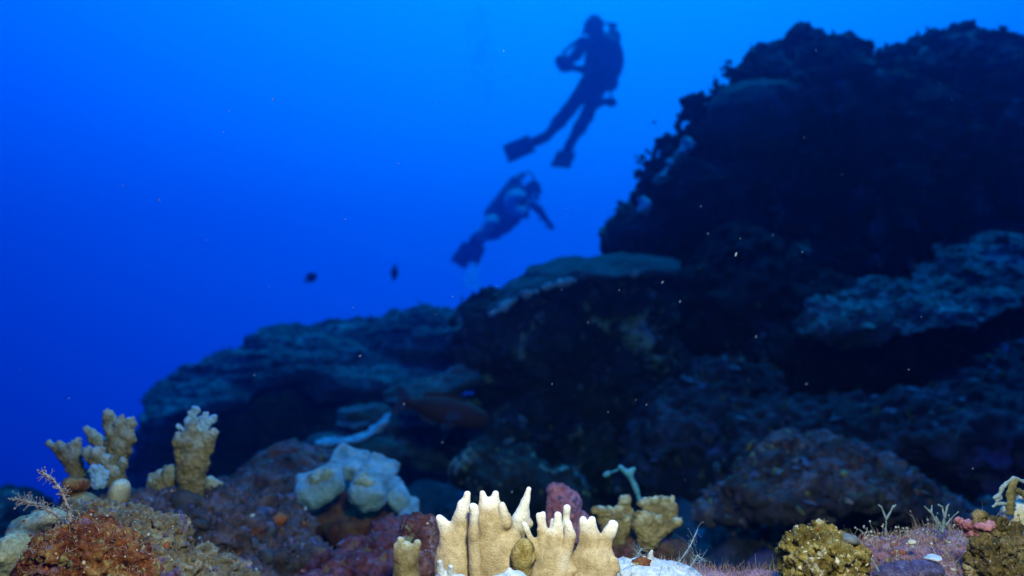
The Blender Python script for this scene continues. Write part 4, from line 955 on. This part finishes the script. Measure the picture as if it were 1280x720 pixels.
# ================================================================== DIVERS
def tube(pts, r, name, mat, parent, vox=None):
    V, Q = surface([('c', np.array(a), np.array(b), r, r) for a, b in zip(pts[:-1], pts[1:])], vox or r * .55, 0)
    return mesh_obj(name, V, Q, mat, parent=parent)
def paddle(name, heel, tip, side, w0, w1, th, mat, parent):
    """a swim fin: foot pocket, blade widening to the tip, two rails"""
    heel, tip, side = map(np.array, (heel, tip, side))
    ax = tip - heel; L = np.linalg.norm(ax); ax = ax / L
    side = side - (side @ ax) * ax; side /= np.linalg.norm(side); nn = np.cross(ax, side)
    rows = []
    for t, w in ((0.0, w0 * .8), (.15, w0), (.32, w0 * .95), (.45, w1 * .75), (.8, w1), (1.0, w1 * .94)):
        tt = th * (2.8 - 2.4 * min(1, t * 2.2))
        rows.append([heel + ax * L * t + side * w * .5 * sx + nn * tt * sy for sx, sy in ((-1, 1), (0, 1.0), (1, 1), (1, -1), (0, -1), (-1, -1))])
    V = np.array(rows).reshape(-1, 3); F = []
    for i in range(len(rows) - 1):
        for j in range(6):
            F.append((i * 6 + j, i * 6 + (j + 1) % 6, i * 6 + 6 + (j + 1) % 6, i * 6 + 6 + j))
    F += [tuple(range(6))[::-1], tuple(range(len(rows) * 6 - 6, len(rows) * 6))]
    o = mesh_obj(name, V, F, mat, parent=parent, shade=False)
    for s in (-1, 1):
        a = heel + ax * L * .35 + side * s * w1 * .42; b = tip + side * s * w1 * .44
        V2, Q2 = surface([('c', a, b, .016, .010)], .008, 0)
        mesh_obj('rail', V2, Q2, mat, parent=o)
    return o
def diver(label, J, d, face, up, gear):
    """J = joints as (px, py, depth offset in metres); one continuous body surface"""
    p = {k: P(v[0], v[1], d + v[2]) for k, v in J.items()}
    root = empty('person', p['pelvis'], label, 'person')
    face = np.array(face, float); face /= np.linalg.norm(face); up = np.array(up, float); up /= np.linalg.norm(up)
    side = np.cross(face, up); side /= np.linalg.norm(side)
    c = lambda a, b, ra, rb: ('c', np.array(a), np.array(b), ra, rb)
    mid = (p['lsho'] + p['rsho']) / 2
    pr = [c(p['pelvis'], p['chest'], .145, .16), c(p['chest'], mid, .16, .13), c(p['lsho'], p['rsho'], .085, .085), c(mid, p['head'], .065, .065)]
    hd = p['head']
    pr += [Em(hd, (.085, .10, .115), np.stack([side, face, up], 1)), Em(hd - up * .06 + face * .03, (.06, .065, .06), np.stack([side, face, up], 1)), Em(hd + face * .105 - up * .015, (.017, .022, .026), np.stack([side, face, up], 1)),
           Em(hd + face * .09 - up * .062, (.028, .018, .014), np.stack([side, face, up], 1))]
    for s in (-1, 1): pr.append(Em(hd + side * s * .086 - up * .01, (.012, .025, .034), np.stack([side, face, up], 1)))
    for s in 'lr':
        pr += [c(p[s + 'sho'], p[s + 'elb'], .062, .05), c(p[s + 'elb'], p[s + 'wri'], .05, .036),
               c(p[s + 'hip'], p[s + 'kne'], .108, .078), c(p[s + 'kne'], p[s + 'kne'] + .4 * (p[s + 'ank'] - p[s + 'kne']), .078, .078), c(p[s + 'kne'] + .4 * (p[s + 'ank'] - p[s + 'kne']), p[s + 'ank'], .078, .05),
               c(p[s + 'ank'], p[s + 'toe'], .046, .034), c(p['pelvis'], p[s + 'hip'], .12, .10)]
    V, Q = surface(pr, .018, .045)
    # hands: palm, four unequal bent fingers and a thumb from the side of the palm
    body = mesh_obj('body', V, Q, M_suit, parent=root)
    for s in 'lr':
        fw = p[s + 'wri'] - p[s + 'elb']; fw /= np.linalg.norm(fw)
        ac = np.cross(fw, CF); ac /= np.linalg.norm(ac); nn = np.cross(fw, ac)
        w = p[s + 'wri']; palm = w + fw * .05
        hp = [c(w - fw * .03, w + fw * .03, .034, .030), Em(palm, (.042, .05, .016), np.stack([ac, fw, nn], 1))]
        for i, ln in enumerate((.062, .075, .07, .052)):
            b0 = palm + fw * .04 + ac * (-.03 + .02 * i); b1 = b0 + fw * ln * .55 + nn * .012; b2 = b1 + fw * ln * .35 + nn * .03
            hp += [c(b0, b1, .010, .0088), c(b1, b2, .0088, .0075)]
        t0 = palm - ac * .036 - fw * .015; t1 = t0 - ac * .03 + fw * .03 + nn * .008; t2 = t1 + fw * .028 + nn * .014
        hp += [c(t0, t1, .012, .010), c(t1, t2, .010, .008)]
        HV, HQ = surface(hp, .0065, .006)
        mesh_obj('glove', HV, HQ, M_gear, parent=root)
    # tank, vest, mask, regulator, hoses
    tdir = mid - p['pelvis']; tdir /= np.linalg.norm(tdir)
    bk = -face - (-face @ tdir) * tdir; bk /= np.linalg.norm(bk)
    tb = p['pelvis'] + bk * .24 + tdir * .02; tt = tb + tdir * .56
    V, Q = surface([c(tb, tt, .10, .10), c(tt, tt + tdir * .07, .08, .035)], .014, .02)
    tk = mesh_obj('tank', V, Q, M_steel, parent=root)
    V, Q = surface([c(tt + tdir * .08, tt + tdir * .15, .028, .024), c(tt + tdir * .13 - side * .06, tt + tdir * .13 + side * .06, .02, .02), c(tt + tdir * .14, tt + tdir * .14 - bk * .06, .022, .028)], .008, .008)
    mesh_obj('valve', V, Q, M_gear, parent=tk)
    ch = p['chest']
    V, Q = surface([Em(ch + bk * .10 + tdir * .02, (.28, .18, .31), np.stack([side, face, tdir], 1)), Em(ch + bk * .02 - tdir * .14 + side * .13, (.08, .15, .13), np.stack([side, face, tdir], 1)), Em(ch + bk * .02 - tdir * .14 - side * .13, (.08, .15, .13), np.stack([side, face, tdir], 1)),
                    c(p['lsho'] + tdir * .05 + bk * .05, ch + face * .16 + (p['lsho'] - mid) * .7, .05, .045), c(p['rsho'] + tdir * .05 + bk * .05, ch + face * .16 + (p['rsho'] - mid) * .7, .05, .045)], .02, .05)
    mesh_obj('buoyancy_vest', V, Q, M_gear, parent=root)
    V, Q = surface([Em(hd + face * .085 + up * .03, (.085, .035, .045), np.stack([side, face, up], 1)), c(hd + side * .09 + up * .03, hd + face * .07 + side * .07 + up * .03, .014, .014), c(hd - side * .09 + up * .03, hd + face * .07 - side * .07 + up * .03, .014, .014)], .008, .01)
    mk = mesh_obj('mask', V, Q, M_gear, parent=root)
    V, Q = surface([Em(hd + face * .112 + up * .032, (.068, .014, .032), np.stack([side, face, up], 1))], .007, 0)
    mesh_obj('lens', V, Q, M_glass, parent=mk)
    rg = hd + face * .14 - up * .075
    V, Q = surface([Em(rg, (.035, .03, .035), np.stack([side, face, up], 1)), c(rg - face * .05, rg, .018, .02), c(rg - side * .05, rg + side * .05, .016, .016)], .007, .008)
    mesh_obj('regulator', V, Q, M_gear, parent=root)
    vt = tt + tdir * .14
    hs = [vt + (rg - vt) * t + side * .20 * math.sin(t * 3.14) + up * .14 * math.sin(t * 3.14) for t in np.linspace(0, 1, 9)]
    tube(hs, .014, 'hose', M_gear, root)
    V, Q = surface([Em(hd + up * .03 - face * .01, (.098, .108, .105), np.stack([side, face, up], 1)), Em(hd - face * .05 - up * .05, (.085, .07, .10), np.stack([side, face, up], 1))], .01, .03, sub=[Em(hd + face * .13 - up * .03, (.085, .08, .10), np.stack([side, face, up], 1))])
    mesh_obj('hood', V, Q, M_suit, parent=root)
    gear(root, p, side, face, up, tdir, bk)
    return root
def gear1(root, p, side, face, up, tdir, bk):
    paddle('swim_fin', P(683, 171, 9.72), P(632, 193, 9.80), CU * .9 + CR * .45 + CF * .1, .12, .25, .012, M_gear, root)
    paddle('swim_fin', P(713, 180, 9.75), P(700, 209, 9.52), CR * .95 + CU * .25, .12, .24, .012, M_gear, root)
    cx = P(707, 82, 9.40)
    V, Q = surface([Em(cx, (.10, .07, .08)), Km(cx + np.array((-.02, -.05, 0)), cx + np.array((-.07, -.16, -.01)), .06, .065), Em(cx + np.array((0.05, 0, .09)), (.05, .05, .04))], .012, .012)
    cm = mesh_obj('dive_camera', V, Q, M_gear, parent=root)
    tube([cx, cx + np.array((-.02, 0, .16)), cx + np.array((.10, -.04, .26))], .02, 'strobe_arm', M_gear, cm)
    tube([P(757, 96, 9.65), P(762, 108, 9.60), P(764, 122, 9.60)], .014, 'hose', M_gear, root)
    a = P(764, 128, 9.60)
    V, Q = surface([Em(a, (.07, .035, .06)), Km(a + np.array((-.06, 0, .02)), a + np.array((-.17, .02, -.02)), .035, .05)], .01, .02)
    mesh_obj('gauge_console', V, Q, M_gear, parent=root)
diver('upper diver in dark wetsuit upright in blue water with fins trailing lower left',
      dict(head=(743, 33, -.05), lsho=(728, 55, -.20), rsho=(764, 58, .18), chest=(748, 74, 0), pelvis=(744, 102, 0), lelb=(714, 74, -.34), lwri=(707, 82, -.42), relb=(734, 88, .06), rwri=(712, 84, -.30),
           lhip=(735, 106, -.09), lkne=(710, 139, -.14), lank=(683, 171, -.06), ltoe=(672, 176, -.08), rhip=(748, 108, .08), rkne=(733, 146, .02), rank=(713, 179, -.06), rtoe=(709, 187, -.12)), 9.8,
      CR * -.80 - CF * .55 - CU * .1, CU * .97 + CR * .05, gear1)
def gear2(root, p, side, face, up, tdir, bk):
    paddle('swim_fin', P(597, 294, 11.55), P(572, 331, 11.50), CR * .8 + CU * .5, .13, .26, .012, M_gear, root)
    paddle('swim_fin', P(604, 295, 11.80), P(588, 327, 11.85), CR * .8 + CU * .5, .13, .25, .012, M_gear, root)
    pts = [P(646 + 8.5 * math.cos(a), 255 - 11 * math.sin(a), 11.20) for a in np.linspace(1.2, 5.2, 10)]
    V, Q = surface([Em(q + np.array((0, -.06, 0)), (.085, .11, .04), rot_m(0, 42)) for q in pts], .014, .03)  # pale C made of flat pads, tilted up to catch the sun
    mesh_obj('pale_hose', V, Q, M_pale, parent=root)
    tube([P(655, 262, 11.20), P(663, 252, 11.22), P(669, 243, 11.25)], .022, 'pale_strap', M_pale, root)
    V, Q = surface([Em(P(615, 275, 11.22), (.10, .12, .05), rot_m(0, 42)), Em(P(610, 281, 11.28), (.09, .10, .045), rot_m(0, 42))], .012, .01)  # white pads added for a bright dot, tilted up to catch the sun
    mesh_obj('pale_dot', V, Q, M_pale, parent=root)
    V, Q = surface([('c', P(612, 286, 11.43), P(600, 292, 11.40), .085, .07)], .012, .01)
    mesh_obj('pale_sock', V, Q, M_pale, parent=root)
diver('lower diver swimming level to the right above the flat topped boulder with pale gear',
      dict(head=(666, 237, 0), lsho=(657, 250, -.2), rsho=(652, 244, .2), chest=(645, 260, 0), pelvis=(629, 280, 0), lelb=(674, 262, -.26), lwri=(684, 276, -.28), relb=(668, 258, .26), rwri=(676, 268, .22),
           lhip=(627, 283, -.1), lkne=(614, 289, -.16), lank=(598, 294, -.1), ltoe=(592, 302, -.1), rhip=(628, 281, .1), rkne=(620, 292, .12), rank=(604, 295, .16), rtoe=(598, 303, .18)), 11.6,
      CR * .72 - CU * .55 - CF * .3, CU * .75 + CR * .6, gear2)
def bubbles(label, blobs, n, seed):
    rs = np.random.RandomState(seed); iv, fi = ico_small(); VV, FF, b = [], [], 0
    for _ in range(n):
        px, py, sx, sy, d = blobs[rs.randint(len(blobs))]
        c = P(px + rs.normal() * sx, py + rs.normal() * sy, d + rs.normal() * .2); r = .006 + .022 * rs.rand() ** 2.5
        VV.append(iv * r * np.array((1.15, 1.15, .8)) + c); FF.append(fi + b); b += len(iv)
    tag(mesh_obj('bubbles', np.concatenate(VV), np.concatenate(FF), M_bubble), label, 'bubbles', kind='stuff')
bubbles('faint column of exhaled bubbles rising left of the upper diver', [(612, 108, 14, 22, 12.2), (605, 70, 12, 24, 12.2), (598, 30, 10, 20, 12.2)], 700, 1)
bubbles('faint trail of bubbles below the fins of the lower diver', [(594, 335, 5, 9, 13.6), (590, 350, 5, 7, 13.6)], 200, 2)
bubbles('few bubbles beside the head of the upper diver', [(719, 32, 5, 9, 11.9)], 24, 4)

# ================================================================== DRIFTING PARTICLES
def fleck(px, py, r, d, label, group, seed):
    rs = np.random.RandomState(seed); iv, fi = ico()
    a = rs.rand() * 3.1; e = np.array((1.0, .42, .35)) * r * .85 * S(d)
    v = iv * (1 + .5 * perlin(iv * 1.6 + seed))[:, None] * e
    v = v @ rot_m(math.degrees(a) * .5 + 20, 0).T + P(px, py, d)
    tag(mesh_obj('drifting_particle', v, fi, M_white), label, 'particle', group)
for i, (x, y, r) in enumerate([(920, 318, 3.6), (828, 353, 2.6), (850, 377, 2.0), (945, 421, 2.2), (1190, 125, 2.4), (1174, 104, 1.4), (1020, 63, 2.4), (1005, 172, 1.3), (735, 403, 1.5), (1008, 480, 2.2), (808, 506, 1.4), (1136, 462, 1.4),
                               (1003, 315, 1.5), (885, 292, 1.6), (966, 294, 1.6), (690, 480, 1.3), (450, 445, 2.0), (318, 469, 1.8), (505, 505, 2.0), (553, 553, 1.6), (774, 363, 1.3), (1052, 218, 1.2), (1155, 240, 1.2), (640, 615, 2.0), (1013, 655, 1.6), (1216, 586, 1.6),
                               (876, 258, 1.2), (615, 390, 1.2), (702, 362, 1.2), (1100, 330, 1.0), (760, 515, 1.2), (795, 500, 1.2)]):
    where = ('against the dark reef tower' if x > 770 and y < 320 else 'before the shelf and hollow at the right' if x > 860 else
             'before the middle boulder or the slope below it' if x > 540 else 'before the layered reef at the left')
    fleck(x, y, r, .62 + .05 * (i % 5), 'tiny pale fleck drifting ' + where, 'flecks drifting ' + where, i)
for i, (x, y, r) in enumerate([(341, 124, 2.4), (153, 232, 2.0), (199, 250, 2.6), (58, 242, 1.2), (545, 130, 1.2), (498, 204, 1.1), (432, 274, 1.2), (86, 498, 1.8), (45, 72, 1.2), (258, 300, 1.4)]):
    fleck(x, y, r, .62 + .05 * (i % 5), 'tiny pale fleck drifting in open blue water', 'flecks drifting in open water', i + 50)
rs = np.random.RandomState(77); iv, fi = ico_small(); VV, FF, b = [], [], 0
for _ in range(260):
    d = .45 + 1.3 * rs.rand(); c = P(rs.rand() * 1500 - 110, rs.rand() * 800 - 60, d)
    VV.append(iv * (.25 + .45 * rs.rand() ** 2) * S(.6) + c); FF.append(fi + b); b += len(iv)
tag(mesh_obj('floating_silt', np.concatenate(VV), np.concatenate(FF), M_white), 'fine pale silt floating through the water', 'silt', kind='stuff')

# ================================================================== THE WATER'S HAZE
hm = bpy.data.materials.new('water_haze'); hm.use_nodes = True
t = hm.node_tree
t.nodes.remove(t.nodes['Principled BSDF'])
pv = t.nodes.new('ShaderNodeVolumePrincipled')
pv.inputs['Color'].default_value = (0.005, 0.05, 0.15, 1)
pv.inputs['Density'].default_value = 0.36
pv.inputs['Density Attribute'].default_value = ''
pv.inputs['Absorption Color'].default_value = (0.0, 0.83, 0.974, 1)
pv.inputs['Anisotropy'].default_value = 0.88
t.links.new(pv.outputs['Volume'], t.nodes['Material Output'].inputs['Volume'])
x0, x1, y0, y1, z0, z1 = -36, 36, -36, 36, -10.5, 8.5
V = [(x, y, z) for x in (x0, x1) for y in (y0, y1) for z in (z0, z1)]
F = [(0, 1, 3, 2), (4, 6, 7, 5), (0, 4, 5, 1), (2, 3, 7, 6), (0, 2, 6, 4), (1, 5, 7, 3)]
hz = mesh_obj('haze', np.array(V, float), F, hm, origin=(0, 0, 0), shade=False)
tag(hz, 'clear blue sea water hazing distant things', kind='stuff')
for o in SC.objects:
    if '_o' in o: del o['_o']
